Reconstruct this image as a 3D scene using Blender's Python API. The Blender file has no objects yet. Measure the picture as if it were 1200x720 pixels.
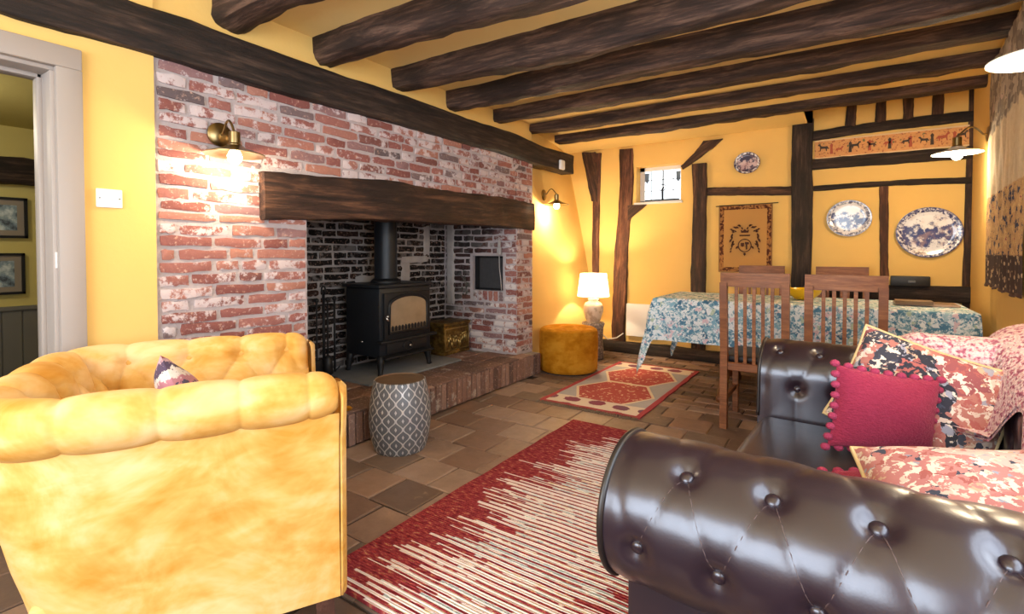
import bpy, bmesh, math, random
from mathutils import Vector, Matrix, noise
random.seed(7)
PI = math.pi
S = bpy.context.scene
COL = S.collection

# ------------------------------------------------------------------ camera
cam = bpy.data.cameras.new('camera'); camo = bpy.data.objects.new('camera', cam); COL.objects.link(camo)
cam.sensor_width = 36.0; cam.lens = 590 / 1200 * 36.0
cam.shift_y = -51 / 1200
cam.clip_start = 0.02
camo.location = (0, 0, 1.12)
camo.rotation_euler = (math.radians(90 - 1.3), 0, math.radians(33.9))
S.camera = camo

# ------------------------------------------------------------------ world, daylight, exposure
W = bpy.data.worlds.new('world'); S.world = W; W.use_nodes = True
bg = W.node_tree.nodes['Background']; bg.inputs[0].default_value = (0.80, 0.90, 1.0, 1); bg.inputs[1].default_value = 1.6
S.view_settings.view_transform = 'Standard'; S.view_settings.look = 'None'
S.view_settings.gamma = 1.0; S.view_settings.use_curve_mapping = False
S.view_settings.exposure = 0.65

def area(name, loc, rot, sx, sy, power, col):
    l = bpy.data.lights.new(name, 'AREA'); l.shape = 'RECTANGLE'; l.size = sx; l.size_y = sy
    l.energy = power; l.color = col
    o = bpy.data.objects.new(name, l); COL.objects.link(o); o.location = loc; o.rotation_euler = rot
    return o
# daylight through the windows behind the camera (back wall and right wall)
area('daylight_back_window', (-1.05, -1.66, 1.45), (math.radians(90), 0, 0), 2.3, 1.3, 88, (0.84, 0.92, 1.0))
area('daylight_side_window', (0.82, 0.35, 1.45), (math.radians(90), 0, math.radians(90)), 2.4, 1.3, 43, (0.84, 0.92, 1.0))

# ------------------------------------------------------------------ material helpers
def lin(h):
    if isinstance(h, str):
        h = h.lstrip('#'); c = [int(h[i:i + 2], 16) / 255 for i in (0, 2, 4)]
        return tuple((x / 12.92 if x <= .04045 else ((x + .055) / 1.055) ** 2.4) for x in c) + (1.0,)
    return tuple(h) + ((1.0,) if len(h) == 3 else ())

class NT:
    def __init__(s, name, rough=.6, base=None, metal=0.0, spec=.5):
        s.m = bpy.data.materials.new(name); s.m.use_nodes = True
        s.t = s.m.node_tree; s.n = s.t.nodes; s.l = s.t.links
        s.b = s.n['Principled BSDF']
        s.b.inputs['Roughness'].default_value = rough; s.b.inputs['Metallic'].default_value = metal
        s.b.inputs['Specular IOR Level'].default_value = spec
        if base: s.b.inputs['Base Color'].default_value = lin(base)
        s.tc = s.n.new('ShaderNodeTexCoord')
    def put(s, sock, v):
        if hasattr(v, 'is_linked') or isinstance(v, bpy.types.NodeSocket): s.l.new(v, sock)
        else: sock.default_value = v
    def co(s, kind='Object', scale=None, off=None):
        o = s.tc.outputs[kind]
        if scale is None and off is None: return o
        mp = s.n.new('ShaderNodeMapping'); s.l.new(o, mp.inputs[0])
        if scale: mp.inputs['Scale'].default_value = scale
        if off is not None: s.put(mp.inputs['Location'], off)
        return mp.outputs[0]
    def world(s, scale=None):
        g = s.n.new('ShaderNodeNewGeometry'); o = g.outputs['Position']
        if scale:
            mp = s.n.new('ShaderNodeMapping'); s.l.new(o, mp.inputs[0]); mp.inputs['Scale'].default_value = scale; o = mp.outputs[0]
        return o
    def noise(s, vec, scale, detail=4, rough=.6, dist=0, out=0):
        x = s.n.new('ShaderNodeTexNoise'); s.l.new(vec, x.inputs['Vector'])
        x.inputs['Scale'].default_value = scale; x.inputs['Detail'].default_value = detail
        x.inputs['Roughness'].default_value = rough; x.inputs['Distortion'].default_value = dist
        return x.outputs[out]
    def vor(s, vec, scale, feature='F1', out='Color', rnd=1.0):
        x = s.n.new('ShaderNodeTexVoronoi'); x.feature = feature; s.l.new(vec, x.inputs['Vector'])
        x.inputs['Scale'].default_value = scale; x.inputs['Randomness'].default_value = rnd
        return x.outputs[out]
    def white(s, v, dim='1D'):
        x = s.n.new('ShaderNodeTexWhiteNoise'); x.noise_dimensions = dim
        s.l.new(v, x.inputs['W' if dim == '1D' else 'Vector']); return x.outputs['Value']
    def ramp(s, f, stops, mode='LINEAR'):
        r = s.n.new('ShaderNodeValToRGB'); s.l.new(f, r.inputs[0]); e = r.color_ramp; e.interpolation = mode
        while len(e.elements) > 1: e.elements.remove(e.elements[-1])
        e.elements[0].position = stops[0][0]; e.elements[0].color = lin(stops[0][1])
        for p, c in stops[1:]:
            k = e.elements.new(p); k.color = lin(c)
        return r.outputs[0]
    def sm(s, f, a, b):
        x = s.n.new('ShaderNodeMapRange'); x.interpolation_type = 'SMOOTHSTEP'; s.l.new(f, x.inputs[0])
        x.inputs[1].default_value = a; x.inputs[2].default_value = b; return x.outputs[0]
    def mix(s, f, a, b, mode='MIX'):
        x = s.n.new('ShaderNodeMix'); x.data_type = 'RGBA'; x.blend_type = mode
        s.put(x.inputs[0], f)
        for i, v in ((6, a), (7, b)):
            if isinstance(v, bpy.types.NodeSocket): s.l.new(v, x.inputs[i])
            else: x.inputs[i].default_value = lin(v)
        return x.outputs[2]
    def math(s, op, a, b=None, c=None):
        x = s.n.new('ShaderNodeMath'); x.operation = op
        s.put(x.inputs[0], a)
        if b is not None: s.put(x.inputs[1], b)
        if c is not None: s.put(x.inputs[2], c)
        return x.outputs[0]
    def sep(s, v):
        x = s.n.new('ShaderNodeSeparateXYZ'); s.l.new(v, x.inputs[0]); return x.outputs
    def comb(s, a, b, c):
        x = s.n.new('ShaderNodeCombineXYZ'); s.put(x.inputs[0], a); s.put(x.inputs[1], b); s.put(x.inputs[2], c); return x.outputs[0]
    def rnd(s):
        return s.n.new('ShaderNodeObjectInfo').outputs['Random']
    def vscale(s, v, f):
        x = s.n.new('ShaderNodeVectorMath'); x.operation = 'SCALE'; s.l.new(v, x.inputs[0]); s.put(x.inputs['Scale'], f); return x.outputs[0]
    def vadd(s, a, b):
        x = s.n.new('ShaderNodeVectorMath'); x.operation = 'ADD'; s.l.new(a, x.inputs[0]); s.put(x.inputs[1], b); return x.outputs[0]
    def col(s, c): s.l.new(c, s.b.inputs['Base Color']); return s
    def rgh(s, c): s.l.new(c, s.b.inputs['Roughness']); return s
    def bump(s, h, strength=.3, dist=.01):
        x = s.n.new('ShaderNodeBump'); x.inputs['Strength'].default_value = strength; x.inputs['Distance'].default_value = dist
        s.l.new(h, x.inputs['Height']); s.l.new(x.outputs[0], s.b.inputs['Normal']); return s
    def sheen(s, w, c=(1, 1, 1), r=.4):
        s.b.inputs['Sheen Weight'].default_value = w; s.b.inputs['Sheen Tint'].default_value = lin(c); s.b.inputs['Sheen Roughness'].default_value = r; return s

MT = {}
def plain(name, base, rough=.6, metal=0.0, bump=None, var=None, spec=.5):
    n = NT(name, rough, base, metal, spec)
    if var:
        f = n.noise(n.co(), var[0], 5); n.col(n.mix(f, base, var[1]))
    if bump: n.bump(n.noise(n.co(), bump[0], 4), bump[1], bump[2])
    MT[name] = n.m; return n

def plaster(name, base, dark):
    n = NT(name, .85, spec=.2); w = n.world()
    n.col(n.mix(n.noise(w, 1.6, 5), base, dark)); n.bump(n.noise(w, 9, 6), .25, .01); MT[name] = n.m
plaster('yellow_plaster', '#e0ba70', '#dab165')
plaster('ceiling_plaster', '#ebd090', '#e4c680')
plaster('hall_plaster', '#d2c682', '#c6b870')

def wood(name, c1, c2, c3, rough=.65, sc=1.0, bumpst=.5):
    n = NT(name, rough, spec=.35)
    r = n.rnd(); off = n.comb(n.math('MULTIPLY', r, 37.0), n.math('MULTIPLY', r, 11.0), 0.0)
    v = n.vadd(n.co(scale=(1.2 * sc, 14 * sc, 14 * sc)), off)
    g = n.noise(v, 2.2, 8, .65, .4)
    big = n.noise(n.vadd(n.co(scale=(1, 3, 3)), off), 2.5, 4)
    c = n.ramp(g, [(.34, c1), (.5, c2), (.66, c3)])
    c = n.mix(n.math('MULTIPLY', n.sm(big, .48, .66), .85), c, c1)
    crk = n.noise(n.vadd(n.co(scale=(.8 * sc, 30 * sc, 30 * sc)), off), 2.0, 3, .6)
    c = n.mix(n.math('MULTIPLY', n.sm(crk, .60, .68), .7), c, c1)
    fine = n.noise(n.vadd(n.co(scale=(5 * sc, 60 * sc, 60 * sc)), off), 2.0, 6, .75)
    c = n.mix(n.math('MULTIPLY', n.sm(fine, .40, .62), .55), n.mix(.5, c, c1), c)
    c = n.mix(n.math('MULTIPLY', n.sm(fine, .60, .75), .5), c, c3)
    n.col(c); n.bump(n.math('ADD', n.noise(v, 3.5, 8, .7), n.math('MULTIPLY', fine, .6)), bumpst * 1.3, .014); MT[name] = n.m
wood('dark_oak', '#1c110d', '#472d20', '#78523b')
wood('black_oak', '#130d0b', '#31221b', '#5c463a')
wood('joist_oak', '#211612', '#4d362c', '#836453')
wood('red_oak', '#331c13', '#633a27', '#93644a')
wood('chair_oak', '#6a3c20', '#8c5834', '#a87148', .42, 1.5, .12)
wood('leg_walnut', '#4a2f27', '#6a463a', '#7c5648', .45, 2, .1)

def brickmat(name, cols, lime, limeamt, soot=None):
    n = NT(name, .88, spec=.15)
    r = n.rnd(); o = n.co()
    v = n.vadd(o, n.comb(n.math('MULTIPLY', r, 91.0), n.math('MULTIPLY', r, 53.0), n.math('MULTIPLY', r, 23.0)))
    base = n.ramp(r, cols, 'CONSTANT')
    tone = n.mix(n.noise(v, 22, 6, .7), base, (.25, .20, .18, 1), 'MULTIPLY')
    base = n.mix(.45, base, tone)
    base = n.mix(n.sm(n.noise(v, 60, 3), .55, .8), base, '#caa493')
    lm = n.noise(v, 13, 8, .72)
    thr = n.math('MULTIPLY_ADD', n.math('FRACT', n.math('MULTIPLY', r, 17.0)), -.22, .72 - limeamt)
    f = n.sm(n.math('SUBTRACT', lm, thr), -.03, .06)
    c = n.mix(n.math('MULTIPLY', f, .85), base, lime)
    if soot is not None:
        w = n.world(); sx = n.sep(w)
        k = n.math('ADD', n.math('MULTIPLY', n.math('SUBTRACT', sx[2], .80), 1.0), n.math('MULTIPLY', n.math('SUBTRACT', -2.75, sx[0]), 1.6))
        k = n.math('ADD', k, n.math('MULTIPLY', n.math('SUBTRACT', n.noise(w, 5, 4), .5), .9))
        c = n.mix(n.math('MULTIPLY', n.sm(k, -.1, .55), .88), c, '#1c1818')
    n.col(c); n.bump(n.noise(v, 45, 6, .7), .8, .006); MT[name] = n.m
BR = [(0, '#96605a'), (.18, '#a06a62'), (.36, '#8a5650'), (.5, '#aa7468'), (.62, '#80544f'), (.70, '#937070'), (.80, '#7d6a6b'), (.88, '#6a5c5e'), (.93, '#b07a6a')]
brickmat('wall_brick', BR, '#c9bcbd', .075)
brickmat('jamb_brick', BR, '#d6ccc8', .09, soot=1)
brickmat('soot_brick', [(0, '#1d1918'), (.3, '#26201e'), (.6, '#171414'), (.85, '#352521')], '#6a6462', .04)
brickmat('hearth_brick', [(0, '#7d6055'), (.3, '#8f6e60'), (.55, '#6d564e'), (.8, '#9a7a6c')], '#a89a8f', -.04)

def mortar(name, base, dark):
    n = NT(name, .95, spec=.1); w = n.world()
    n.col(n.mix(n.noise(w, 14, 7, .7), base, dark)); n.bump(n.noise(w, 40, 8, .75), 1.0, .012); MT[name] = n.m
mortar('lime_mortar', '#c2b6b6', '#a59898')
mortar('soot_mortar', '#b5afad', '#7d7775')
mortar('floor_mortar', '#5a4c42', '#3c322c'); mortar('hearth_mortar', '#9a8e84', '#776b62')

n = NT('floor_tile', .42, spec=.5)
r = n.rnd(); v = n.vadd(n.co(), n.comb(n.math('MULTIPLY', r, 91.0), n.math('MULTIPLY', r, 53.0), 0.0))
c = n.ramp(r, [(0, '#846858'), (.16, '#705b4f'), (.32, '#947564'), (.48, '#7e6a5c'), (.62, '#a2836f'), (.76, '#6e5d54'), (.88, '#ab9080')], 'CONSTANT')
c = n.mix(n.math('MULTIPLY', n.noise(v, 14, 7, .7), .7), c, '#4a382f')
c = n.mix(n.sm(n.noise(v, 9, 6, .7), .60, .74), c, '#8f7a69')
n.col(c); n.rgh(n.math('MULTIPLY_ADD', n.noise(v, 12, 5), .35, .25)); n.bump(n.noise(v, 18, 6), .35, .006); MT['floor_tile'] = n.m

# ------------------------------------------------------------------ mesh helpers
class MB:
    def __init__(s): s.v = []; s.f = []; s.mi = []; s.cur = 0
    def _add(s, vs, fs):
        k = len(s.v); s.v += [tuple(p) for p in vs]; s.f += [tuple(i + k for i in f) for f in fs]; s.mi += [s.cur] * len(fs); return s
    def box(s, x0, x1, y0, y1, z0, z1):
        return s._add([(x0, y0, z0), (x1, y0, z0), (x1, y1, z0), (x0, y1, z0), (x0, y0, z1), (x1, y0, z1), (x1, y1, z1), (x0, y1, z1)],
                      [(0, 3, 2, 1), (4, 5, 6, 7), (0, 1, 5, 4), (1, 2, 6, 5), (2, 3, 7, 6), (3, 0, 4, 7)])
    def rbox(s, x0, x1, y0, y1, z0, z1, r=.01, seg=2):
        bm = bmesh.new(); bmesh.ops.create_cube(bm, size=1)
        for v in bm.verts: v.co = Vector(((x0 + x1) / 2 + v.co.x * (x1 - x0), (y0 + y1) / 2 + v.co.y * (y1 - y0), (z0 + z1) / 2 + v.co.z * (z1 - z0)))
        bmesh.ops.bevel(bm, geom=list(bm.edges), offset=r, segments=seg, profile=.5, affect='EDGES')
        bm.verts.index_update()
        s._add([v.co[:] for v in bm.verts], [[v.index for v in f.verts] for f in bm.faces]); bm.free(); return s
    def grid(s, fn, nu, nv, closeu=False, closev=False):
        vs = [fn(i / (nu if closeu else nu - 1), j / (nv if closev else nv - 1)) for i in range(nu) for j in range(nv)]
        fs = []
        for i in range(nu if closeu else nu - 1):
            for j in range(nv if closev else nv - 1):
                a, b = i * nv + j, ((i + 1) % nu) * nv + j; jj = (j + 1) % nv
                fs.append((a, b, ((i + 1) % nu) * nv + jj, i * nv + jj))
        return s._add(vs, fs)
    def tube(s, pts, r, seg=10, closed=False, cap=True):
        pts = [Vector(p) for p in pts]; nP = len(pts); rr = r if isinstance(r, (list, tuple)) else [r] * nP
        ring = []; up = None
        for i, p in enumerate(pts):
            if closed: t = pts[(i + 1) % nP] - pts[i - 1]
            else: t = pts[min(i + 1, nP - 1)] - pts[max(i - 1, 0)]
            t.normalize()
            if up is None: up = t.orthogonal().normalized()
            up = (up - t * up.dot(t)).normalized(); w = t.cross(up)
            for k in range(seg):
                a = 2 * PI * k / seg; ring.append(p + (up * math.cos(a) + w * math.sin(a)) * rr[i])
        fs = []
        for i in range(nP if closed else nP - 1):
            for k in range(seg):
                a = i * seg; b = ((i + 1) % nP) * seg; k2 = (k + 1) % seg
                fs.append((a + k, a + k2, b + k2, b + k))
        if cap and not closed:
            fs.append(tuple(range(seg))[::-1]); fs.append(tuple((nP - 1) * seg + k for k in range(seg)))
        return s._add(ring, fs)
    def lathe(s, prof, seg=32, c=(0, 0, 0), cap=True):
        vs = []
        for r, z in prof:
            for k in range(seg):
                a = 2 * PI * k / seg; vs.append((c[0] + r * math.cos(a), c[1] + r * math.sin(a), c[2] + z))
        fs = []
        for i in range(len(prof) - 1):
            for k in range(seg):
                k2 = (k + 1) % seg; fs.append((i * seg + k, i * seg + k2, (i + 1) * seg + k2, (i + 1) * seg + k))
        if cap:
            if prof[0][0] > 1e-4: fs.append(tuple(range(seg))[::-1])
            if prof[-1][0] > 1e-4: fs.append(tuple((len(prof) - 1) * seg + k for k in range(seg)))
        return s._add(vs, fs)
    def prism(s, poly, d0, d1, axis='y'):
        n = len(poly)
        def P(a, b, d): return {'y': (a, d, b), 'x': (d, a, b), 'z': (a, b, d)}[axis]
        vs = [P(a, b, d0) for a, b in poly] + [P(a, b, d1) for a, b in poly]
        return s._add(vs, [tuple(range(n)), tuple(range(2 * n - 1, n - 1, -1))] + [(i, i + n, (i + 1) % n + n, (i + 1) % n) for i in range(n)])
    def ball(s, c, r, seg=12, sx=1, sy=1, sz=1):
        prof = [(max(1e-5, r * math.sin(PI * i / (seg // 2 + 2))), -r * math.cos(PI * i / (seg // 2 + 2))) for i in range(seg // 2 + 3)]
        k = len(s.v); s.lathe(prof, seg, (0, 0, 0), False)
        s.v[k:] = [(c[0] + x * sx, c[1] + y * sy, c[2] + z * sz) for x, y, z in s.v[k:]]; return s
    def mesh(s, name, mats, smooth=False, ang=None):
        me = bpy.data.meshes.new(name); me.from_pydata(s.v, [], s.f)
        for m in (mats if isinstance(mats, (list, tuple)) else [mats]): me.materials.append(MT[m])
        if any(s.mi): me.polygons.foreach_set('material_index', s.mi)
        bm = bmesh.new(); bm.from_mesh(me); bmesh.ops.recalc_face_normals(bm, faces=bm.faces); bm.to_mesh(me); bm.free()
        if smooth or ang is not None:
            me.polygons.foreach_set('use_smooth', [True] * len(me.polygons))
            if ang is not None: me.set_sharp_from_angle(angle=math.radians(ang))
        return me
    def build(s, name, mats, parent=None, smooth=False, ang=None, loc=None, rot=None):
        o = bpy.data.objects.new(name, s.mesh(name, mats, smooth, ang)); COL.objects.link(o)
        if parent: o.parent = parent
        if loc is not None: o.location = loc
        if rot is not None: o.rotation_euler = rot
        return o

def link(me, name, parent=None, loc=(0, 0, 0), rot=(0, 0, 0), scale=(1, 1, 1)):
    o = bpy.data.objects.new(name, me); COL.objects.link(o)
    if parent: o.parent = parent
    o.location = loc; o.rotation_euler = rot; o.scale = scale; return o
def tag(o, label, cat, group=None):
    o['label'] = label; o['category'] = cat
    if group: o['group'] = group
    return o
def struct(o, label=None):
    o['kind'] = 'structure'
    if label: o['label'] = label
    return o
def thing(name, label, cat, loc=(0, 0, 0), rz=0, group=None):
    o = bpy.data.objects.new(name, None); COL.objects.link(o); o.empty_display_size = .1
    o.location = loc; o.rotation_euler = (0, 0, rz); return tag(o, label, cat, group)
def dup(root, loc, rz, label, group=None):
    r = root.copy(); COL.objects.link(r); r.location = loc; r.rotation_euler = (0, 0, rz); r['label'] = label
    if group: r['group'] = group
    for ch in list(root.children):
        c = ch.copy(); COL.objects.link(c); c.parent = r
        for g in ch.children:
            d = g.copy(); COL.objects.link(d); d.parent = c
    return r
def lerp(a, b, t): return a + (b - a) * t
def sst(a, b, x):
    t = min(1, max(0, (x - a) / (b - a))); return t * t * (3 - 2 * t)

# ------------------------------------------------------------------ room shell
YE, XL, ZC, YB = 5.4, -2.45, 2.30, -1.62
def wr(y): return .8 - .068 * (YE - y) if y > 2.95 else .78      # the right wall stands a little askew, and steps back behind the sofa

MB().box(-5.2, 1.2, YB - .1, YE + .3, -.12, -.010).build('floor', 'floor_mortar')
FLOOR = struct(bpy.data.objects['floor'])
def tile_mesh(lx, ly, seed):
    rn = random.Random(seed); m = MB(); j = lambda: rn.uniform(-.0035, .0035)
    o = [(-lx / 2 + j(), -ly / 2 + j()), (lx / 2 + j(), -ly / 2 + j()), (lx / 2 + j(), ly / 2 + j()), (-lx / 2 + j(), ly / 2 + j())]
    e = .006
    i = [(x - math.copysign(e, x), y - math.copysign(e, y)) for x, y in o]
    vs = [(x, y, -.014) for x, y in o] + [(x, y, -.004) for x, y in o] + [(x, y, j() * .25) for x, y in i]
    fs = [(k, (k + 1) % 4, (k + 1) % 4 + 4, k + 4) for k in range(4)] + [(k + 4, (k + 1) % 4 + 4, (k + 1) % 4 + 8, k + 8) for k in range(4)] + [(8, 9, 10, 11)]
    return m._add(vs, fs).mesh('tile', 'floor_tile')
TIL = [tile_mesh(.236, .236, k) for k in range(6)]
TIB = [tile_mesh(.236, .112, k + 50) for k in range(6)]
rn = random.Random(3)
def hidden(x, y):
    if x < XL + .02 and y > .95: return True
    if y < .42 and (x > -1.3 or x < -2.3): return True
    if x < -2.47 and 1.6 < y < 3.9: return True
    if -1.78 < x < -1.32 and 3.45 < y < 4.6: return True
    if x > -.1 and y < 2.6: return True
    if -2.05 < x < -1.5 and .45 < y < 1.05: return True
    if x > wr(y): return True
    if x > -.15 and y < 2.4: return True
    if -1.35 < x < -.4 and 1.3 < y < 2.8: return True
    return False
row = 0; y = .18
while y < YE:
    big = y < 3.55; step = .243 if big else .121
    x = -2.42 - .12 * (row % 2) + rn.uniform(-.02, .02)
    while x < .85:
        if not hidden(x, y):
            link(rn.choice(TIL if big else TIB), 'tile', FLOOR, (x, y + rn.uniform(-.002, .002), rn.uniform(-.0025, .0015)),
                 (rn.uniform(-.006, .006), rn.uniform(-.006, .006), rn.uniform(-.008, .008)))
        x += .243
    y += step if not (big and y + step >= 3.55) else .18; row += 1

# ceiling: the plaster is higher in the corner by the right-hand end of the end wall
c = MB().box(-2.95, 1.0, YB - .1, 4.62, ZC, ZC + .1).box(-2.95, -.30, 4.62, YE + .1, ZC, ZC + .1)
c.box(-.30, 1.0, 4.62, YE + .1, ZC + .28, ZC + .38).box(-.34, -.30, 4.62, YE + .1, ZC, ZC + .38).box(-.30, 1.0, 4.58, 4.62, ZC, ZC + .38)
struct(c.build('ceiling', 'ceiling_plaster'))

# left wall: plaster round the doorway, the recess beside the chimney leans
m = MB()
m.box(-2.62, XL, YB - .1, -.22, 0, 2.34).box(-2.62, XL, -.22, .63, 1.87, 2.34).box(-2.62, XL, .63, .935, 0, 2.34).box(-2.62, XL - .02, .935, 4.0, 1.90, 2.34)
def alc(u, v):
    yy = lerp(3.9, YE + .05, u); zz = lerp(0, 2.34, v)
    near = -2.56; far = -2.42 - .40 * (zz / 2.2) ** 1.25
    t = (yy - 3.9) / (YE - 3.9)
    return (lerp(near, far, t ** 1.4), yy, zz)
m.grid(alc, 14, 16)
struct(m.build('wall_left', 'yellow_plaster'))
# end wall with an opening for the little window
wx0, wx1, wz0, wz1 = -1.975, -1.49, 1.66, 2.06
m = MB()
m.box(-3.0, wx0, YE, YE + .28, 0, 2.7).box(wx1, 1.0, YE, YE + .28, 0, 2.7).box(wx0, wx1, YE, YE + .28, 0, wz0).box(wx0, wx1, YE, YE + .28, wz1, 2.7)
struct(m.build('wall_end', 'yellow_plaster'))
m = MB()
def wseg(y0, y1, z0, z1):
    m._add([(wr(y0), y0, z0), (wr(y1), y1, z0), (wr(y1) + .12, y1, z0), (wr(y0) + .12, y0, z0), (wr(y0), y0, z1), (wr(y1), y1, z1), (wr(y1) + .12, y1, z1), (wr(y0) + .12, y0, z1)],
           [(0, 3, 2, 1), (4, 5, 6, 7), (0, 1, 5, 4), (1, 2, 6, 5), (2, 3, 7, 6), (3, 0, 4, 7)])
wseg(YB - .1, -.90, 0, 2.7); wseg(1.60, 2.95, 0, 2.7); wseg(2.951, YE + .1, 0, 2.7); wseg(-.90, 1.60, 0, .8); wseg(-.90, 1.60, 2.1, 2.7)
struct(m.build('wall_right', 'yellow_plaster'))
m = MB().box(-2.6, -2.2, YB - .1, YB, 0, 2.4).box(.1, .9, YB - .1, YB, 0, 2.4).box(-2.2, .1, YB - .1, YB, 0, .8).box(-2.2, .1, YB - .1, YB, 2.1, 2.4)
struct(m.build('wall_back', 'yellow_plaster'))
plain('white_paint', '#d8d4cf', .45); plain('taupe_paint', '#9a8f88', .5); plain('grey_panel', '#6f6e6b', .55, bump=(30, .1, .003))
def big_window(name, f):
    w = f('window_frame'); return struct(w)
wb = MB()
for k in range(5): xx = lerp(-2.2, .1, k / 4); wb.box(xx - .025, xx + .025, YB - .08, YB - .03, .8, 2.1)
for zz in (.8, 1.45, 2.1): wb.box(-2.2, .1, YB - .08, YB - .03, zz - .025, zz + .025)
struct(wb.build('window_2', 'white_paint'))
wb = MB()
for k in range(6): yy = lerp(-.9, 1.6, k / 5); wb.box(.80, .85, yy - .02, yy + .02, .8, 2.1)
for zz in (.8, 1.45, 2.1): wb.box(.80, .85, -.9, 1.6, zz - .02, zz + .02)
struct(wb.build('window_3', 'white_paint'))

# doorway (door_1): architrave, lining, stop
d = MB()
for (a, b, x0, x1) in ((.612, .690, -2.455, -2.425), (.600, .645, -2.66, -2.452)):
    d.rbox(x0, x1, a, b, 0, 1.806 if x1 > -2.45 else 1.792, .004)
d.rbox(-2.455, -2.425, -.30, .690, 1.805, 1.885, .006); d.rbox(-2.66, -2.452, -.24, .645, 1.79, 1.84, .006)
d.rbox(-2.455, -2.425, -.30, -.222, 0, 1.86, .006); d.rbox(-2.66, -2.452, -.24, -.20, 0, 1.82, .006)
d.rbox(-2.58, -2.54, .585, .602, 0, 1.80, .003); d.rbox(-2.58, -2.54, -.2, .6, 1.775, 1.792, .003)
DOOR = struct(d.build('door_1', 'taupe_paint', ang=35), 'taupe painted door frame opening to the next room')
MB().rbox(-2.462, -2.448, .606, .612, 1.06, 1.12, .001).build('strike_plate', 'white_paint', DOOR)
# the room beyond
h = MB().box(-5.12, -5.0, -1.2, 2.0, 0, 2.1).box(-5.1, -3.5, 1.75, 1.85, 0, 2.1).box(-5.1, -2.62, -1.3, -1.2, 0, 2.1)
struct(h.build('wall_hall', 'hall_plaster'))
struct(MB().box(-5.1, -2.60, -1.3, 1.85, 2.02, 2.1).build('ceiling_hall', 'hall_plaster'))
pn = MB(); PAN = struct(pn.box(-5.005, -4.985, -1.2, 1.75, 0, .70).rbox(-5.0, -4.955, -1.2, 1.75, .70, .73, .005).build('trim_1', 'grey_panel'), 'grey painted tongue and groove dado in the next room')
bd = MB().rbox(-.008, .008, -.052, .052, 0, .70, .004, 1).mesh('board', 'grey_panel')
yy = -.2
while yy < 1.72: link(bd, 'board', PAN, (-4.98, yy, 0)); yy += .108

# chimney breast: mortar mass, bricks laid on it one by one
def brick_mesh(L, H, seed, mat):
    rn = random.Random(seed); m = MB(); nx, nz = 5, 3; vs = []; idx = {}; ej = {0: rn.uniform(-.006, .004), nx - 1: rn.uniform(-.006, .004)}
    for i in range(nx):
        for k in range(nz):
            u = i / (nx - 1) - .5; w = k / (nz - 1) - .5
            edge = (i in (0, nx - 1)) + (k in (0, nz - 1))
            x = u * L + ((ej[i] + rn.uniform(-.003, .003)) * (1 if u > 0 else -1) if i in (0, nx - 1) else rn.uniform(-.01, .01))
            z = w * H + (rn.uniform(-.0055, .004) * (1 if w > 0 else -1) if k in (0, nz - 1) else rn.uniform(-.004, .004))
            if edge == 2: x *= .985; z *= .94
            yv = (.0035 if edge == 1 else .0055 if edge == 2 else 0) + rn.uniform(-.0018, .0018)
            idx[i, k] = len(vs); vs.append((x, yv, z))
    fs = [(idx[i, k], idx[i + 1, k], idx[i + 1, k + 1], idx[i, k + 1]) for i in range(nx - 1) for k in range(nz - 1)]
    rim = [idx[i, 0] for i in range(nx)] + [idx[nx - 1, k] for k in range(1, nz)] + [idx[i, nz - 1] for i in range(nx - 2, -1, -1)] + [idx[0, k] for k in range(nz - 2, 0, -1)]
    b0 = len(vs); vs += [(vs[r][0] * 1.02, .035, vs[r][2] * 1.05) for r in rim]; q = len(rim)
    fs += [(rim[a], b0 + a, b0 + (a + 1) % q, rim[(a + 1) % q]) for a in range(q)]
    return m._add(vs, fs).mesh('brick', mat, True, 50)
BCACHE = {}
def brick_of(L, mat, rn):
    key = (round(L / .03), mat)
    if key not in BCACHE: BCACHE[key] = [brick_mesh(key[0] * .03 - .004, .0452, key[0] * 13 + len(mat) * 71 + q, mat) for q in range(5)]
    return rn.choice(BCACHE[key]), L / (key[0] * .03)
def lay(parent, place, rz, u0, u1, z0, z1, mat, seed, skip=None, course=.0565, stretch=.55, gap=.013):
    rn = random.Random(seed); z = z0; r = 0
    while z + .03 < z1:
        u = u0 + .008
        first = True
        while u < u1 - .03:
            L = (rn.uniform(.195, .245) if rn.random() < stretch else rn.uniform(.095, .125)) if not first else (rn.uniform(.06, .12) if r % 2 else rn.uniform(.19, .24))
            first = False
            L = min(L, u1 - u - .004)
            if u1 - (u + L) < .05: L = u1 - u - .006
            uc, zc = u + L / 2, z + course / 2 + .004 * math.sin(u * 2.3 + seed) + rn.uniform(-.003, .003)
            if not (skip and skip(uc, zc, L)):
                me, sc = brick_of(L, mat, rn); hs = min(1.0, (z1 - z - .004) / course) * rn.uniform(.90, 1.06)
                link(me, 'brick', parent, place(uc, zc, rn.uniform(-.004, .003)), (0, rn.uniform(-.012, .012), rz), (sc, 1, hs))
            u += L + gap
        z += course; r += 1

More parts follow.
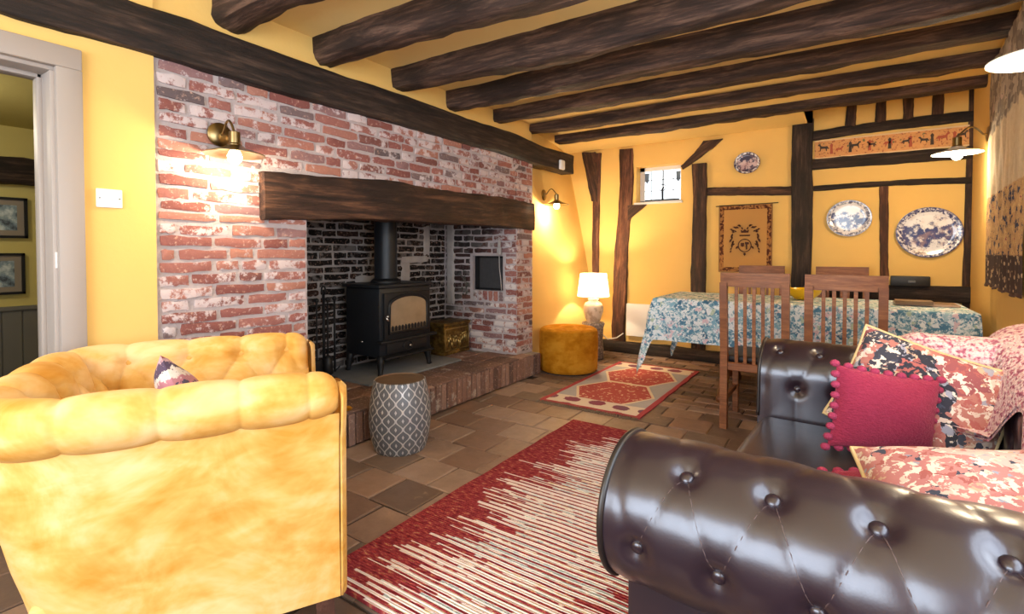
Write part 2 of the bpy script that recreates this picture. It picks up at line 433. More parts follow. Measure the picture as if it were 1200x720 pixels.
ch = MB()
MX = XL - .010
ch.box(-3.45, MX, .935, 1.655, 0, 2.02).box(-2.52, MX, 3.735, 4.0, 0, 2.02).box(-3.45, -2.52, 3.80, 4.0, 0, 2.02).box(-2.85, MX, 1.655, 3.71, 1.42, 2.02).box(-3.45, -2.85, 1.655, 3.71, 1.62, 2.02)
CH = struct(ch.build('wall_chimney', 'lime_mortar'))
def lintel_zone(u, z, L):
    if u + L / 2 > 1.655 and u - L / 2 < 3.70 and z < 1.50: return True
    if u + L / 2 > 1.41 and u - L / 2 < 3.97 and 1.29 < z < 1.52: return True
    return False
pf = lambda u, z, d: (XL + d, u, z)
lay(CH, pf, PI / 2, .94, 1.652, .005, 1.29, 'wall_brick', 11, None, stretch=.75)
lay(CH, pf, PI / 2, .94, 1.40, 1.29, 1.555, 'wall_brick', 12, None, stretch=.75)
lay(CH, pf, PI / 2, .94, 3.995, 1.555, 1.985, 'wall_brick', 13, None, stretch=.6)
lay(CH, pf, PI / 2, 3.725, 3.998, .215, 1.34, 'wall_brick', 14, None, stretch=.6)
FB = struct(MB().box(-3.45, -3.31, 1.655, 3.80, 0, 1.62).build('wall_fireplace_back', 'soot_mortar'))
lay(FB, lambda u, z, d: (-3.30 + d, u, z), PI / 2, 2.0, 3.745, .215, 1.42, 'soot_brick', 21, None, stretch=.6)
plain('lime_wash', '#b9b2ae', .9, bump=(40, .6, .01), var=(14, '#8a8482'))
for (a, b, z0, z1) in ((3.43, 3.52, 1.07, 1.38), (3.16, 3.50, 1.02, 1.085), (3.15, 3.26, .80, 1.03), (2.66, 2.98, .86, .93)):
    q = MB().grid(lambda u, v: (-3.292 - .012 * (max(abs(u - .5), abs(v - .5)) > .45) + .004 * noise.noise((u * 5, v * 5, a)), lerp(a, b, u) + .012 * noise.noise((v * 4, a, 1)), lerp(z0, z1, v) + .012 * noise.noise((u * 4, a, 2))), 8, 8)
    q.build('limewash_patch', 'lime_wash', FB, True)
# right cheek of the inglenook with the bread oven niche
NX0, NX1, NZ0, NZ1 = -2.955, -2.605, .765, 1.085
j = MB().box(-3.45, NX0, 3.73, 3.80, 0, 1.62).box(NX1, -2.47, 3.73, 3.80, 0, 1.62).box(NX0, NX1, 3.73, 3.80, 0, NZ0).box(NX0, NX1, 3.73, 3.80, NZ1, 1.62)
j.box(NX0, NX1, 3.795, 3.80, NZ0, NZ1)
FJ = struct(j.build('wall_fireplace_cheek', 'lime_mortar'))
pj = lambda u, z, d: (u, 3.72 - d, z)
def niche(u, z, L): return u + L / 2 > NX0 - .02 and u - L / 2 < NX1 + .02 and NZ0 - .10 < z < NZ1 + .02
def nicheL(u, z, L): return NZ0 - .10 < z < NZ1 + .02
lay(FJ, pj, 0, -3.29, -2.455, .215, .665, 'jamb_brick', 31, None, stretch=.6)
lay(FJ, pj, 0, -3.29, NX0 - .02, .668, 1.10, 'jamb_brick', 32, None, stretch=.6)
lay(FJ, pj, 0, NX1 + .02, -2.455, .668, 1.10, 'jamb_brick', 33, None, stretch=.4)
lay(FJ, pj, 0, -3.29, -2.455, 1.103, 1.42, 'jamb_brick', 34, None, stretch=.6)
for k in range(6):
    me, sc = brick_of(.09, 'jamb_brick', rn); link(me, 'brick', FJ, (NX0 + .03 + k * .06, 3.72, .715), (0, PI / 2, 0), (1, 1, .95))
q = MB().grid(lambda u, v: (lerp(-3.275, -3.17, u) + .015 * noise.noise((v * 9, 3, 1)), 3.712 + .016 * (abs(u - .5) > .45), lerp(.62, 1.38, v)), 8, 14)
q.build('limewash_patch', 'lime_wash', FJ, True)

# ------------------------------------------------------------------ timbers
def timber(name, p0, p1, w, h, mat, seed, up=(0, 0, 1), wob=.012, rough=.006, n=26, taper=1.0, round_=.25, bend=0.0):
    p0, p1 = Vector(p0), Vector(p1); L = (p1 - p0).length; X = (p1 - p0).normalized(); Z = Vector(up); Z = (Z - X * Z.dot(X)).normalized(); Y = Z.cross(X)
    prof = []; c = round_ * min(w, h)
    for sx, sz in ((1, 1), (-1, 1), (-1, -1), (1, -1)):
        cx, cz = sx * (w / 2 - c), sz * (h / 2 - c); a0 = math.atan2(sz, sx) - PI / 4
        for t in (0, .5, 1): a = a0 + t * PI / 2; prof.append((cx + c * math.cos(a), cz + c * math.sin(a)))
        # midpoint of the next side
    pts = []
    for i in range(12):
        a, b = prof[i], prof[(i + 1) % 12]; pts.append(a)
        if i % 3 == 2: pts.append(((a[0] + b[0]) / 2, (a[1] + b[1]) / 2))
    q = len(pts); vs = []
    for i in range(n):
        t = i / (n - 1); x = t * L
        dy = wob * noise.noise((x * 1.1, seed * 3.1, 0)) * 2; dz = wob * noise.noise((x * 1.1, seed * 3.1, 9)) * 2 + bend * math.sin(PI * t)
        sc = lerp(1, taper, t) * (1 + .10 * noise.noise((x * 1.6, seed * 1.7, 4)))
        for k, (a, b) in enumerate(pts):
            e = rough * noise.noise((x * 7, a * 25 + seed, b * 25)) + rough * .6 * noise.noise((x * 22, a * 40, b * 40 + seed))
            r = math.hypot(a, b); vs.append((x, a * sc * (1 + e / r) + dy, b * sc * (1 + e / r) + dz))
    fs = [(i * q + k, i * q + (k + 1) % q, (i + 1) * q + (k + 1) % q, (i + 1) * q + k) for i in range(n - 1) for k in range(q)]
    fs += [tuple(range(q))[::-1], tuple((n - 1) * q + k for k in range(q))]
    o = MB()._add(vs, fs).build(name, mat, None, True, 42)
    o.matrix_world = Matrix.Translation(p0) @ Matrix((X, Y, Z)).transposed().to_4x4()
    return o
JY = [1.27, 1.80, 2.35, 2.87, 3.45, 4.02, 4.55]
ordn = ['dark ceiling joist closest to the end wall, ending above the studded corner', 'second dark ceiling joist from the end wall', 'third dark ceiling joist from the end wall',
        'fourth dark ceiling joist from the end wall, in mid room', 'fifth dark ceiling joist from the end wall', 'thick bowed ceiling joist, sixth from the end wall', 'broad ceiling joist above the brick wall lamp, furthest from the end wall']
JW = [.17, .15, .14, .14, .13, .12, .12]; JH = [.23, .22, .22, .22, .18, .16, .17]; JZ = [2.17, 2.175, 2.18, 2.185, 2.21, 2.225, 2.225]
for i, yj in enumerate(JY):
    o = timber('ceiling_joist', (-2.50, yj, JZ[i] + JH[i] / 2), (wr(yj) + .03, yj + .06, JZ[i] + JH[i] / 2 + .005), JW[i], JH[i], 'joist_oak', i + 1, wob=.022 if i < 4 else .010, rough=.012, n=44, round_=.3 if i < 4 else .14, bend=[-.02, -.03, -.045, -.045, -.012, 0, 0][i])
    tag(o, ordn[6 - i], 'beam', 'ceiling joists')
o = timber('wall_plate_beam', (-2.475, -1.6, 2.045), (-2.49, 4.74, 2.03), .16, .19, 'black_oak', 20, wob=.012, rough=.008, n=70, round_=.08)
tag(o, 'long black wall plate beam running along the top of the brick wall', 'beam')
o = timber('fireplace_lintel', (-2.50, 1.39, 1.40), (-2.52, 3.985, 1.445), .19, .245, 'dark_oak', 31, wob=.012, rough=.010, n=50, round_=.08, bend=.035)
tag(o, 'heavy dark oak lintel beam over the fireplace opening', 'beam')

def fr(name, x0, z0, x1, z1, w, mat, seed, label, cat, d=.07, yo=0.0, **k):
    o = timber(name, (x0, YE + .012 - yo, z0), (x1, YE + .012 - yo, z1), d, w, mat, seed, up=(1, 0, 0) if abs(z1 - z0) > abs(x1 - x0) else (0, 0, 1), **k)
    return tag(o, label, cat, 'timber frame of the end wall')
def brace(poly, ang, mat, label, d0=YE - .03, d1=YE + .03):
    # a sawn timber piece with its own cut ends; local x follows the grain
    a = math.radians(ang); ca, sa = math.cos(a), math.sin(a); ox, oz = poly[0]; pts = []
    for (x0, z0), (x1, z1) in zip(poly, poly[1:] + poly[:1]):
        for k in range(5):
            t = k / 5; x, z = lerp(x0, x1, t) - ox, lerp(z0, z1, t) - oz
            if k: x += .008 * noise.noise((x * 9, z * 9, ang)); z += .008 * noise.noise((x * 9, z * 9, ang + 5))
            pts.append((x * ca + z * sa, -x * sa + z * ca))
    o = MB().prism(pts, d0, d1).build('timber_brace', mat, None)
    o.location = (ox, 0, oz); o.rotation_euler = (0, -a, 0)
    return tag(o, label, 'brace', 'timber frame of the end wall')
kw = dict(wob=.010, rough=.007, n=24, round_=.12)
fr('timber_post', -2.46, 0.06, -2.44, 2.26, .085, 'red_oak', 41, 'slim timber post behind the table lamp in the corner', 'post', **kw)
brace([(-2.43, 1.70), (-2.42, 1.95), (-2.455, 2.275), (-2.625, 2.285), (-2.56, 1.98), (-2.50, 1.71)], 104, 'dark_oak', 'short slanting timber brace beside the slim corner post')
fr('timber_post', -2.17, 0.05, -2.06, 2.27, .155, 'red_oak', 43, 'crooked reddish timber post to the lamp side of the little window', 'post', yo=.01, wob=.028, rough=.012, n=30, round_=.2)
brace([(-2.06, 1.47), (-1.95, 1.56), (-1.85, 1.638), (-2.06, 1.638)], 40, 'dark_oak', 'small timber bracket under the little window')
fr('timber_post', -1.30, 0.06, -1.305, 2.03, .135, 'dark_oak', 45, 'timber post between the little window and the crest tapestry', 'post', **kw)
brace([(-1.465, 1.985), (-1.36, 2.05), (-1.17, 2.17), (-1.075, 2.255), (-1.26, 2.255), (-1.35, 2.14), (-1.485, 2.02)], 32, 'dark_oak', 'slanting timber brace above the corner of the little window')
fr('timber_rail', -1.22, 1.735, -.46, 1.70, .085, 'dark_oak', 47, 'horizontal timber rail between the round plate and the crest tapestry', 'rail', **kw)
fr('timber_post', -.385, 0.06, -.375, 2.34, .165, 'black_oak', 48, 'broad black timber post between the crest tapestry and the blue plates', 'post', yo=.015, **kw)
fr('timber_rail', -.30, 2.185, .80, 2.21, .085, 'black_oak', 49, 'timber rail along the top of the painted frieze', 'rail', **kw)
fr('timber_rail', -.30, 1.925, .80, 1.915, .10, 'black_oak', 50, 'timber rail along the bottom of the painted frieze', 'rail', **kw)
fr('timber_rail', -.29, 1.705, .79, 1.70, .048, 'black_oak', 51, 'thin timber rail above the two oval plates', 'rail', **kw)
fr('timber_post', .245, .80, .237, 1.69, .062, 'red_oak', 52, 'thin reddish stud between the two oval plates', 'post', **kw)
fr('timber_rail', -.30, .77, .80, .77, .13, 'black_oak', 53, 'timber rail behind the dining table carrying a black case', 'rail', d=.12, yo=.02, **kw)
fr('timber_post', .783, .06, .790, 2.55, .05, 'dark_oak', 54, 'narrow corner post where the end wall meets the wall of the hanging tapestry', 'post', **kw)
for k, xx in enumerate((.015, .225, .42, .61)):
    fr('timber_stud', xx - .03, 2.23, xx - .02, 2.56, .075, 'dark_oak', 60 + k, ['short stud above the frieze beside the broad black post', 'second short stud above the frieze from the broad black post', 'third short stud above the frieze from the broad black post', 'short stud above the frieze closest to the wall lamp corner'][k], 'stud', **kw)
o = timber('sill_beam', (-2.36, YE - .02, .055), (.75, YE - .02, .05), .12, .13, 'black_oak', 70, wob=.01, rough=.01, n=40, round_=.15)
tag(o, 'dark sill beam along the foot of the end wall', 'beam')

# hall beam and pictures
tag(timber('hall_beam', (-4.96, -1.1, 1.69), (-4.96, 1.7, 1.69), .09, .19, 'black_oak', 81, wob=.012, rough=.012, n=40, round_=.15), 'dark rough beam across the wall of the next room', 'beam')

# ------------------------------------------------------------------ little leaded window (window_1)
n = NT('window_glass', .2); w = n.co()
e = n.n.new('ShaderNodeEmission'); e.inputs[0].default_value = (.92, .97, 1, 1); e.inputs[1].default_value = 1.6
n.l.new(e.outputs[0], n.n['Material Output'].inputs['Surface']); MT['window_glass'] = n.m
plain('lead', '#5a5c60', .5, .6); plain('iron', '#262629', .5, .7); plain('blue_glass', '#6a7d92', .2)
plain('stone_white', '#c9c0b4', .8)
fw = MB().box(wx0, wx0 + .05, YE + .13, YE + .17, wz0, wz1).box(wx1 - .035, wx1, YE + .13, YE + .17, wz0, wz1).box(wx0, wx1, YE + .13, YE + .17, wz0, wz0 + .03).box(wx0, wx1, YE + .13, YE + .17, wz1 - .04, wz1)
WIN = struct(fw.build('window_1', 'white_paint'), 'small leaded casement window high in the end wall')
MB().box(wx0, wx1, YE + .155, YE + .165, wz0, wz1).build('pane', 'window_glass', WIN)
MB().rbox(wx0 - .02, wx1 + .02, YE - .02, YE + .14, wz0 - .02, wz0 + .004, .004).build('sill', 'white_paint', WIN)
xm = (wx0 + wx1) / 2 + .01
ld = MB().box(xm - .006, xm + .006, YE + .142, YE + .154, wz0 + .03, wz1 - .04)
for a in (.25, .75): ld.box(lerp(wx0, wx1, a) - .003, lerp(wx0, wx1, a) + .003, YE + .147, YE + .154, wz0 + .03, wz1 - .04)
for z in (1.80, 1.92): ld.box(wx0 + .04, wx1 - .03, YE + .147, YE + .154, z - .003, z + .003)
ld.build('lead_bar', 'lead', WIN)
for a in (.15, .86):
    MB().prism([(lerp(wx0, wx1, a) - .025, 2.0), (lerp(wx0, wx1, a) + .025, 2.0), (lerp(wx0, wx1, a) + .02, 1.91), (lerp(wx0, wx1, a), 1.885), (lerp(wx0, wx1, a) - .02, 1.91)], YE + .148, YE + .153).build('stained_piece', 'blue_glass', WIN)
MB().tube([(xm, YE + .13, wz0 + .03), (xm, YE + .12, wz0 + .15), (xm + .02, YE + .11, wz0 + .17)], .010).tube([(xm + .035 * math.cos(t * PI / 6), YE + .13, wz0 + .17 + .035 * math.sin(t * PI / 6)) for t in range(12)], .004, 6, True).tube([(wx0 + .06, YE + .125, wz0 + .035), (wx1 - .05, YE + .125, wz0 + .035)], .008).build('window_catch', 'iron', WIN, True)

# ------------------------------------------------------------------ hearth
HX, HZ = -2.36, .205
hb = MB().box(-3.31, HX - .012, 1.50, 3.72, 0, HZ - .012).box(XL - .02, HX - .012, 1.50, 3.97, 0, HZ - .012)
HE = struct(hb.build('floor_hearth', 'hearth_mortar'), 'raised brick hearth')
sb = [MB().rbox(-.03, .03, -.0235, .0235, -.092, .092, .005, 1).mesh('brick', 'hearth_brick') for k in range(3)]
yy = 1.53; k = 0
while yy < 3.97:
    link(sb[k % 3], 'brick', HE, (HX - .03 + rn.uniform(-.005, .004), yy, .098), (rn.uniform(-.03, .03), 0, 0), (1, rn.uniform(.9, 1.06), 1)); yy += .0565; k += 1
ht = [tile_mesh(.20, .205, 70 + k) for k in range(4)]
for m_ in ht:
    m_.materials.clear(); m_.materials.append(MT['hearth_brick'])
for i in range(5):
    for k in range(11):
        xx, yy = -2.46 - i * .207, 1.60 + k * .212 + .1 * (i % 2)
        if yy > 3.68 and i > 0: continue
        if yy > 3.9: continue
        link(ht[(i * 3 + k) % 4], 'tile', HE, (xx, yy, HZ - .001 + rn.uniform(-.002, .002)), (0, 0, rn.uniform(-.01, .01)))
n = NT('slate', .6, spec=.35); c = n.mix(n.noise(n.co(), 7, 7, .7), '#5d6064', '#85878a'); n.col(c).bump(n.noise(n.co(), 20, 6), .3, .006); MT['slate'] = n.m
sl = MB().rbox(-3.27, -2.70, 2.28, 3.26, HZ, HZ + .016, .004)
tag(sl.build('slate_slab', 'slate', ang=30), 'grey slate slab under the stove on the hearth', 'slab')

# ------------------------------------------------------------------ stove
n = NT('stove_iron', .42, '#20242a', .35); n.bump(n.noise(n.co(), 160, 3), .15, .002); MT['stove_iron'] = n.m
plain('cast_black', '#17171a', .55, .3, bump=(120, .2, .002))
n = NT('stove_glass', .12, spec=.6); oc = n.co(scale=(1, 1, 1)); z = n.sep(oc)
n.col(n.mix(n.noise(oc, 9, 5), '#a48a6c', '#7a654e')); MT['stove_glass'] = n.m
plain('bright_steel', '#c8c8c8', .25, 1.0)
SZ = HZ + .016
ST = thing('wood_stove', 'black cast iron wood burning stove standing on the slate slab', 'stove', (-2.99, 2.73, SZ), 0)
z0, z1 = .13, .635
MB().rbox(-.19, .185, -.265, .265, z0, z1, .012).build('body', 'stove_iron', ST, ang=40)
MB().rbox(-.215, .205, -.285, .285, z1, z1 + .026, .009).build('top_plate', 'stove_iron', ST, ang=40)
FX = .185
dm = MB().rbox(FX, FX + .022, -.235, .235, .245, .60, .008)
DO = dm.build('door', 'cast_black', ST, ang=40)
def arch(w, zb, zs, rise, n=14):
    return [(-w, zb), (w, zb)] + [(w * math.cos(PI * i / n), zs + rise * math.sin(PI * i / n)) for i in range(n + 1)]
MB().prism(arch(.185, .315, .50, .065), FX + .018, FX + .027, 'x').build('window', 'stove_glass', DO)
fr_ = arch(.195, .305, .505, .072)
MB().tube([(FX + .026, a, b) for a, b in fr_], .013, 8, True).build('window_surround', 'cast_black', DO, True)
for k in range(11): MB().prism([(-.165 + k * .033 - .012, .318), (-.165 + k * .033 + .012, .318), (-.165 + k * .033 + .012, .345), (-.165 + k * .033, .358), (-.165 + k * .033 - .012, .345)], FX + .026, FX + .032, 'x').build('log_fret', 'cast_black', DO)
MB().tube([(FX + .03, -.235, .43), (FX + .05, -.245, .43), (FX + .06, -.235, .40)], .009, 8).ball((FX + .058, -.24, .435), .012).build('handle', 'bright_steel', DO, True)
MB().rbox(FX, FX + .05, -.29, .29, .236, .258, .007).build('ledge', 'cast_black', ST, ang=40)
dr = MB().rbox(FX, FX + .014, -.205, .205, .148, .232, .006).build('ash_drawer', 'cast_black', ST, ang=40)
MB().tube([(FX + .018, .045 * math.cos(t * PI / 10), .19 + .035 * math.sin(t * PI / 10)) for t in range(20)], .006, 6, True).build('vent_ring', 'cast_black', dr, True)
MB().ball((FX + .026, .015, .19), .011).build('vent_knob', 'bright_steel', dr, True)
MB().grid(lambda u, v: (FX + .055 * math.sin(PI * v) + .0, lerp(-.25, .25, u), lerp(.105, .145, v) + .0), 4, 8).build('ash_lip', 'cast_black', ST, True)
MB().rbox(FX - .01, FX + .055, -.25, .25, .118, .136, .008).build('ash_lip', 'cast_black', ST, ang=40)
for sx in (-1, 1):
    for sy in (-1, 1):
        MB().tube([(sx * .17, sy * .235, .145), (sx * .172, sy * .245, .09), (sx * .178, sy * .252, .02), (sx * .182, sy * .256, 0)], [.034, .027, .017, .02], 8).build('leg', 'cast_black', ST, True)
MB().lathe([(.088, z1 + .02), (.088, 1.5)], 28).build('flue_pipe', 'stove_iron', ST, True, 40, loc=(-.04, 0, 0))
MB().lathe([(.115, z1 + .022), (.115, z1 + .040), (.098, z1 + .055), (.09, z1 + .06)], 28).build('flue_collar', 'cast_black', ST, True, 40, loc=(-.04, 0, 0))
MB().ball((0, -.267, .235), .008).build('side_bolt', 'bright_steel', ST, True)

# embossed log box
n = NT('brass_box', .42, metal=.75); nz = n.noise(n.co(), 14, 6, .7)
n.col(n.ramp(nz, [(.3, '#3a2c16'), (.5, '#6f5526'), (.68, '#a88a4e')])); n.bump(n.noise(n.co(), 24, 5), .7, .012); MT['brass_box'] = n.m
plain('brass_worn', '#a8905a', .35, .9, bump=(60, .4, .003))
LB = thing('log_box', 'old embossed brass log box beside the stove', 'box', (-3.06, 3.49, HZ + .002), 0)
MB().rbox(-.115, .115, -.175, .175, .02, .25, .006).build('body', 'brass_box', LB, ang=40)
MB().rbox(-.125, .125, -.187, .187, .25, .285, .01).build('lid', 'brass_box', LB, ang=40)
MB().rbox(-.12, .12, -.18, .18, 0, .022, .005).build('plinth', 'brass_box', LB, ang=40)
MB().tube([(.117, -.16, .04), (.117, -.16, .23), (.117, .16, .23), (.117, .16, .04)], .006, 6, True).build('bead', 'brass_worn', LB, True)
fg = MB()
rg = random.Random(5)
for k in range(12):
    cy, cz = -.12 + k * .022, .10 + rg.uniform(-.02, .03)
    fg.ball((.117, cy, cz + .045), .011, 8, .5).tube([(.118, cy, cz + .035), (.119, cy + rg.uniform(-.01, .01), cz), (.118, cy + rg.uniform(-.012, .012), cz - .04)], [.012, .010, .006], 6)
fg.build('relief_figures', 'brass_worn', LB, True)

# fire irons
FI = thing('fire_irons', 'black fire iron stand with hanging tools beside the stove', 'fire irons', (-3.08, 2.20, HZ))
MB().lathe([(.11, 0), (.11, .012), (.03, .03), (.012, .04)], 20).build('base', 'cast_black', FI, True, 40)
MB().tube([(0, 0, .02), (0, 0, .62)], .010).tube([(-.02, -.09, .54), (-.02, .09, .54)], .007).tube([(.022 * math.cos(t * PI / 6), 0, .645 + .03 * math.sin(t * PI / 6)) for t in range(12)], .006, 6, True).build('stand', 'cast_black', FI, True)
MB().tube([(.02, -.07, .10), (.02, -.07, .57)], .006).rbox(.012, .03, -.115, -.03, .04, .16, .004).ball((.02, -.07, .58), .016).build('shovel', 'cast_black', FI, True, 40)
MB().tube([(.02, .075, .06), (.02, .075, .57)], .0075).tube([(.02, .075, .06), (.03, .11, .09)], .006).ball((.02, .075, .585), .017).build('poker', 'cast_black', FI, True)
MB().tube([(.045, 0, .18), (.045, 0, .57)], .006).lathe([(.02, .05), (.034, .06), (.03, .17), (.012, .19)], 12, (.045, 0, 0)).ball((.045, 0, .585), .016).build('brush', 'cast_black', FI, True)

# oven niche door, cable box, sprig
n = NT('mesh_grey', .35); n.col(n.mix(n.noise(n.co(), 30, 5), '#4b4a4c', '#2c2b2d')); MT['mesh_grey'] = n.m
OV = thing('oven_door', 'dark square bread oven door set in the fireplace cheek', 'oven door', (-2.765, 3.765, NZ0 + .005))
MB().rbox(-.135, .155, 0, .012, .012, .30, .003).build('panel', 'mesh_grey', OV)
fo = MB()
for a in ((-.155, .17, 0, .018), (-.155, .17, .295, .313), (-.175, -.13, 0, .313), (.145, .158, 0, .313)): fo.box(a[0], a[1], -.012, .014, a[2], a[3])
fo.build('frame', 'cast_black', OV)
o = MB().rbox(-.02, .02, -.012, .012, -.035, .035, .005).rbox(-.012, .012, -.01, .01, .035, .09, .004).build('casing', 'lime_wash', None, ang=40)
CB = thing('junction_box', 'small pale cable box beside the oven niche in the fireplace', 'cable box', (-2.625, 3.700, 1.13)); o.parent = CB
MB().tube([(0, 0, -.035), (.004, -.004, -.15), (.02, -.004, -.26), (.028, -.004, -.36)], .004, 6).build('cable', 'lime_wash', CB, True)
plain('leaf_dark', '#2c3a28', .6); plain('twig', '#57504a', .8)
SP = thing('dried_sprig', 'small dark dried leafy sprig on the ledge of the oven niche', 'sprig', (-3.00, 3.69, NZ0))
tw = MB(); rg = random.Random(9)
for k in range(5): tw.tube([(0, 0, 0), (rg.uniform(-.03, .03), -.015, .06), (rg.uniform(-.06, .05), -.02, rg.uniform(.10, .20))], .0025, 5)
tw.build('stem', 'twig', SP, True)
for k in range(16):
    cx, cz, a = rg.uniform(-.05, .05), rg.uniform(-.05, .20), rg.uniform(0, 6.3)
    MB()._add([(cx, -.022, cz), (cx + .016 * math.cos(a) - .006 * math.sin(a), -.03, cz + .016 * math.sin(a) + .006 * math.cos(a)), (cx + .032 * math.cos(a), -.024, cz + .032 * math.sin(a)), (cx + .016 * math.cos(a) + .006 * math.sin(a), -.03, cz + .016 * math.sin(a) - .006 * math.cos(a))], [(0, 1, 2, 3)]).build('leaf', 'leaf_dark', SP)

# ------------------------------------------------------------------ wall lamps
n = NT('antique_brass', .28, '#8d7a55', 1.0); MT['antique_brass'] = n.m
n = NT('shade_white', .4, '#e8e4da'); MT['shade_white'] = n.m
def emis(name, col, st):
    n = NT(name); e = n.n.new('ShaderNodeEmission'); e.inputs[0].default_value = col; e.inputs[1].default_value = st
    n.l.new(e.outputs[0], n.n['Material Output'].inputs['Surface']); MT[name] = n.m
emis('bulb_glow', (1, .86, .62, 1), 20)
def point(name, loc, power, col, r, parent=None):
    l = bpy.data.lights.new(name, 'POINT'); l.energy = power; l.color = col; l.shadow_soft_size = r
    o = bpy.data.objects.new(name, l); COL.objects.link(o); o.location = loc
    if parent: o.parent = parent
    return o
def wall_lamp(loc, rz, label, reach=.15, power=9, rs=.125, shade='antique_brass'):
    t = thing('wall_lamp', label, 'wall lamp', loc, rz, 'swan neck wall lamps')
    MB().lathe([(.055, 0), (.055, .008), (.045, .016), (.012, .020)], 28).build('wall_plate', 'antique_brass', t, True, 40, rot=(0, PI / 2, 0))
    pts = []
    for k in range(13):
        s = k / 12; pts.append((.015 + (reach - .015) * s, 0, .055 * math.sin(PI * min(1, max(0, (s - .15) / .85))) ** 1.0 + (0 if s < .15 else 0)))
    pts.append((reach + .004, 0, -.02)); MB().tube(pts, .0055, 8).build('arm', 'antique_brass', t, True)
    MB().lathe([(.012, .0), (.024, -.006), (.024, -.055), (.030, -.062), (.030, -.07)], 20, (reach + .004, 0, 0)).build('socket', 'antique_brass', t, True, 40)
    MB().lathe([(.026, -.062), (.05, -.078), (rs, -.104), (rs, -.108), (.048, -.084), (.024, -.07)], 36, (reach + .004, 0, 0), False).build('shade', [shade], t, True, 60)
    MB().lathe([(.012, -.07), (.020, -.088), (.030, -.112), (.028, -.132), (.015, -.147), (.001, -.150)], 18, (reach + .004, 0, 0), False).build('bulb', 'bulb_glow', t, True)
    point('lamp_light', (reach + .004, 0, -.17), power, (1, .80, .52), .03, t)
    return t
wall_lamp((XL + .008, 1.195, 1.665), 0, 'brass swan neck wall lamp lit on the brick wall', .13, 8)
wall_lamp((-2.60, 4.44, 1.70), 0, 'lit swan neck wall lamp on the yellow recess wall beside the chimney', .15, 15)
wall_lamp((wr(4.33), 4.33, 1.865), PI + .068, 'lit swan neck wall lamp between the tapestry and the end wall', .16, 16, .13, 'shade_white')
wall_lamp((wr(2.26), 2.26, 1.84), PI, 'white dish wall lamp above the leather sofa beyond the tapestry', .28, 12, .135, 'shade_white')

# ------------------------------------------------------------------ switch, beam sensor, heater
plain('white_plastic', '#e6e4e2', .35)
t = thing('light_switch', 'white double light switch plate on the yellow wall by the door', 'switch', (XL, .772, 1.333))
MB().rbox(0, .009, -.043, .043, -.037, .037, .004).build('plate', 'white_plastic', t, ang=40)
MB().rbox(.008, .013, -.010, .006, -.012, .012, .002).rbox(.008, .013, .010, .026, -.012, .012, .002).build('rocker', 'white_plastic', t, ang=40)
MB().ball((.009, -.032, 0), .003, 6).build('screw', 'lead', t); MB().ball((.009, .033, 0), .003, 6).build('screw', 'lead', t)
t = thing('beam_sensor', 'small white sensor fixed to the end of the wall plate beam', 'sensor', (-2.385, 4.45, 1.99))
MB().rbox(-.022, .008, -.045, .045, -.05, .045, .012, 3).build('casing', 'white_plastic', t, ang=50)
MB().rbox(.007, .011, -.018, .018, -.012, .012, .003).build('lens', 'shade_white', t)
t = thing('panel_heater', 'flat white panel heater mounted low on the end wall', 'heater', (-1.90, YE - .04, .19))
MB().rbox(-.165, .22, -.012, .018, 0, .36, .008).build('panel', 'white_plastic', t, ang=40)
MB().box(-.12, -.09, .018, .038, .05, .3).build('bracket', 'white_plastic', t); MB().box(.1, .13, .018, .038, .05, .3).build('bracket', 'white_plastic', t)
MB().tube([(-.20, .0, .02), (-.26, -.05, -.03), (-.33, -.13, -.04), (-.36, -.20, 0.02), (-.34, -.25, .11)], .006, 8).build('cable', 'white_plastic', t, True)

# ------------------------------------------------------------------ plates, tapestries, frieze
def plate_mat(name, edge, rr, seed, tint='#31457e', warm=None, ground='#e4e4ea'):
    n = NT(name, .15, spec=.6); o = n.co(); s = n.sep(o)
    r = n.math('SQRT', n.math('ADD', n.math('POWER', n.math('DIVIDE', s[0], rr[0]), 2.0), n.math('POWER', n.math('DIVIDE', s[2], rr[1]), 2.0)))
    zz = n.math('DIVIDE', s[2], rr[1])
    nz = n.noise(n.vadd(o, (seed, seed * 2., 0)), 22, 7, .68)
    land = n.math('SUBTRACT', n.math('ADD', nz, n.math('MULTIPLY', n.math('ABSOLUTE', n.math('ADD', zz, .12)), -.30)), .42)
    c = n.mix(n.sm(land, -.07, .05), ground, tint)
    if warm: c = n.mix(n.math('MULTIPLY', n.sm(n.noise(o, 9, 3), .5, .66), .5), c, warm)
    bz = n.noise(n.vadd(o, (seed, 3, 1)), 42, 5, .7)
    bd = n.mix(n.sm(bz, .42, .56), '#e6e4ea', edge)
    c = n.mix(n.sm(r, .80, .82), c, bd)
    c = n.mix(n.math('MULTIPLY', n.sm(r, .955, .965), .8), c, edge)
    n.col(c); MT[name] = n.m
plate_mat('plate_dark', '#3a3350', (.118, .105), 4.6, '#c9b4b8', '#8a5660', '#45435a')
plate_mat('plate_blue', '#5a5d77', (.168, .160), 9)
plate_mat('plate_blue_large', '#343a6b', (.218, .208), 17, '#37457f', '#b89a94')
def wallplate(x, z, rx, rz_, mat, label):
    t = thing('wall_plate', label, 'plate', (x, YE - .012, z), 0, 'decorative plates on the end wall')
    def f(u, v):
        a = u * 2 * PI; r = v; d = -.012 if r < .72 else -.012 - .016 * (r - .72) / .28
        if r > .995: d += .004
        return (rx * r * math.cos(a), d, rz_ * r * math.sin(a))
    MB().grid(f, 48, 16, True).build('dish', mat, t, True)
    MB().lathe([(.55 * rx, 0), (.55 * rx, .006)], 32).build('foot_ring', 'white_plastic', t, rot=(PI / 2, 0, 0))
wallplate(-.849, 1.99, .118, .105, 'plate_dark', 'small dark round plate with figures on the end wall')
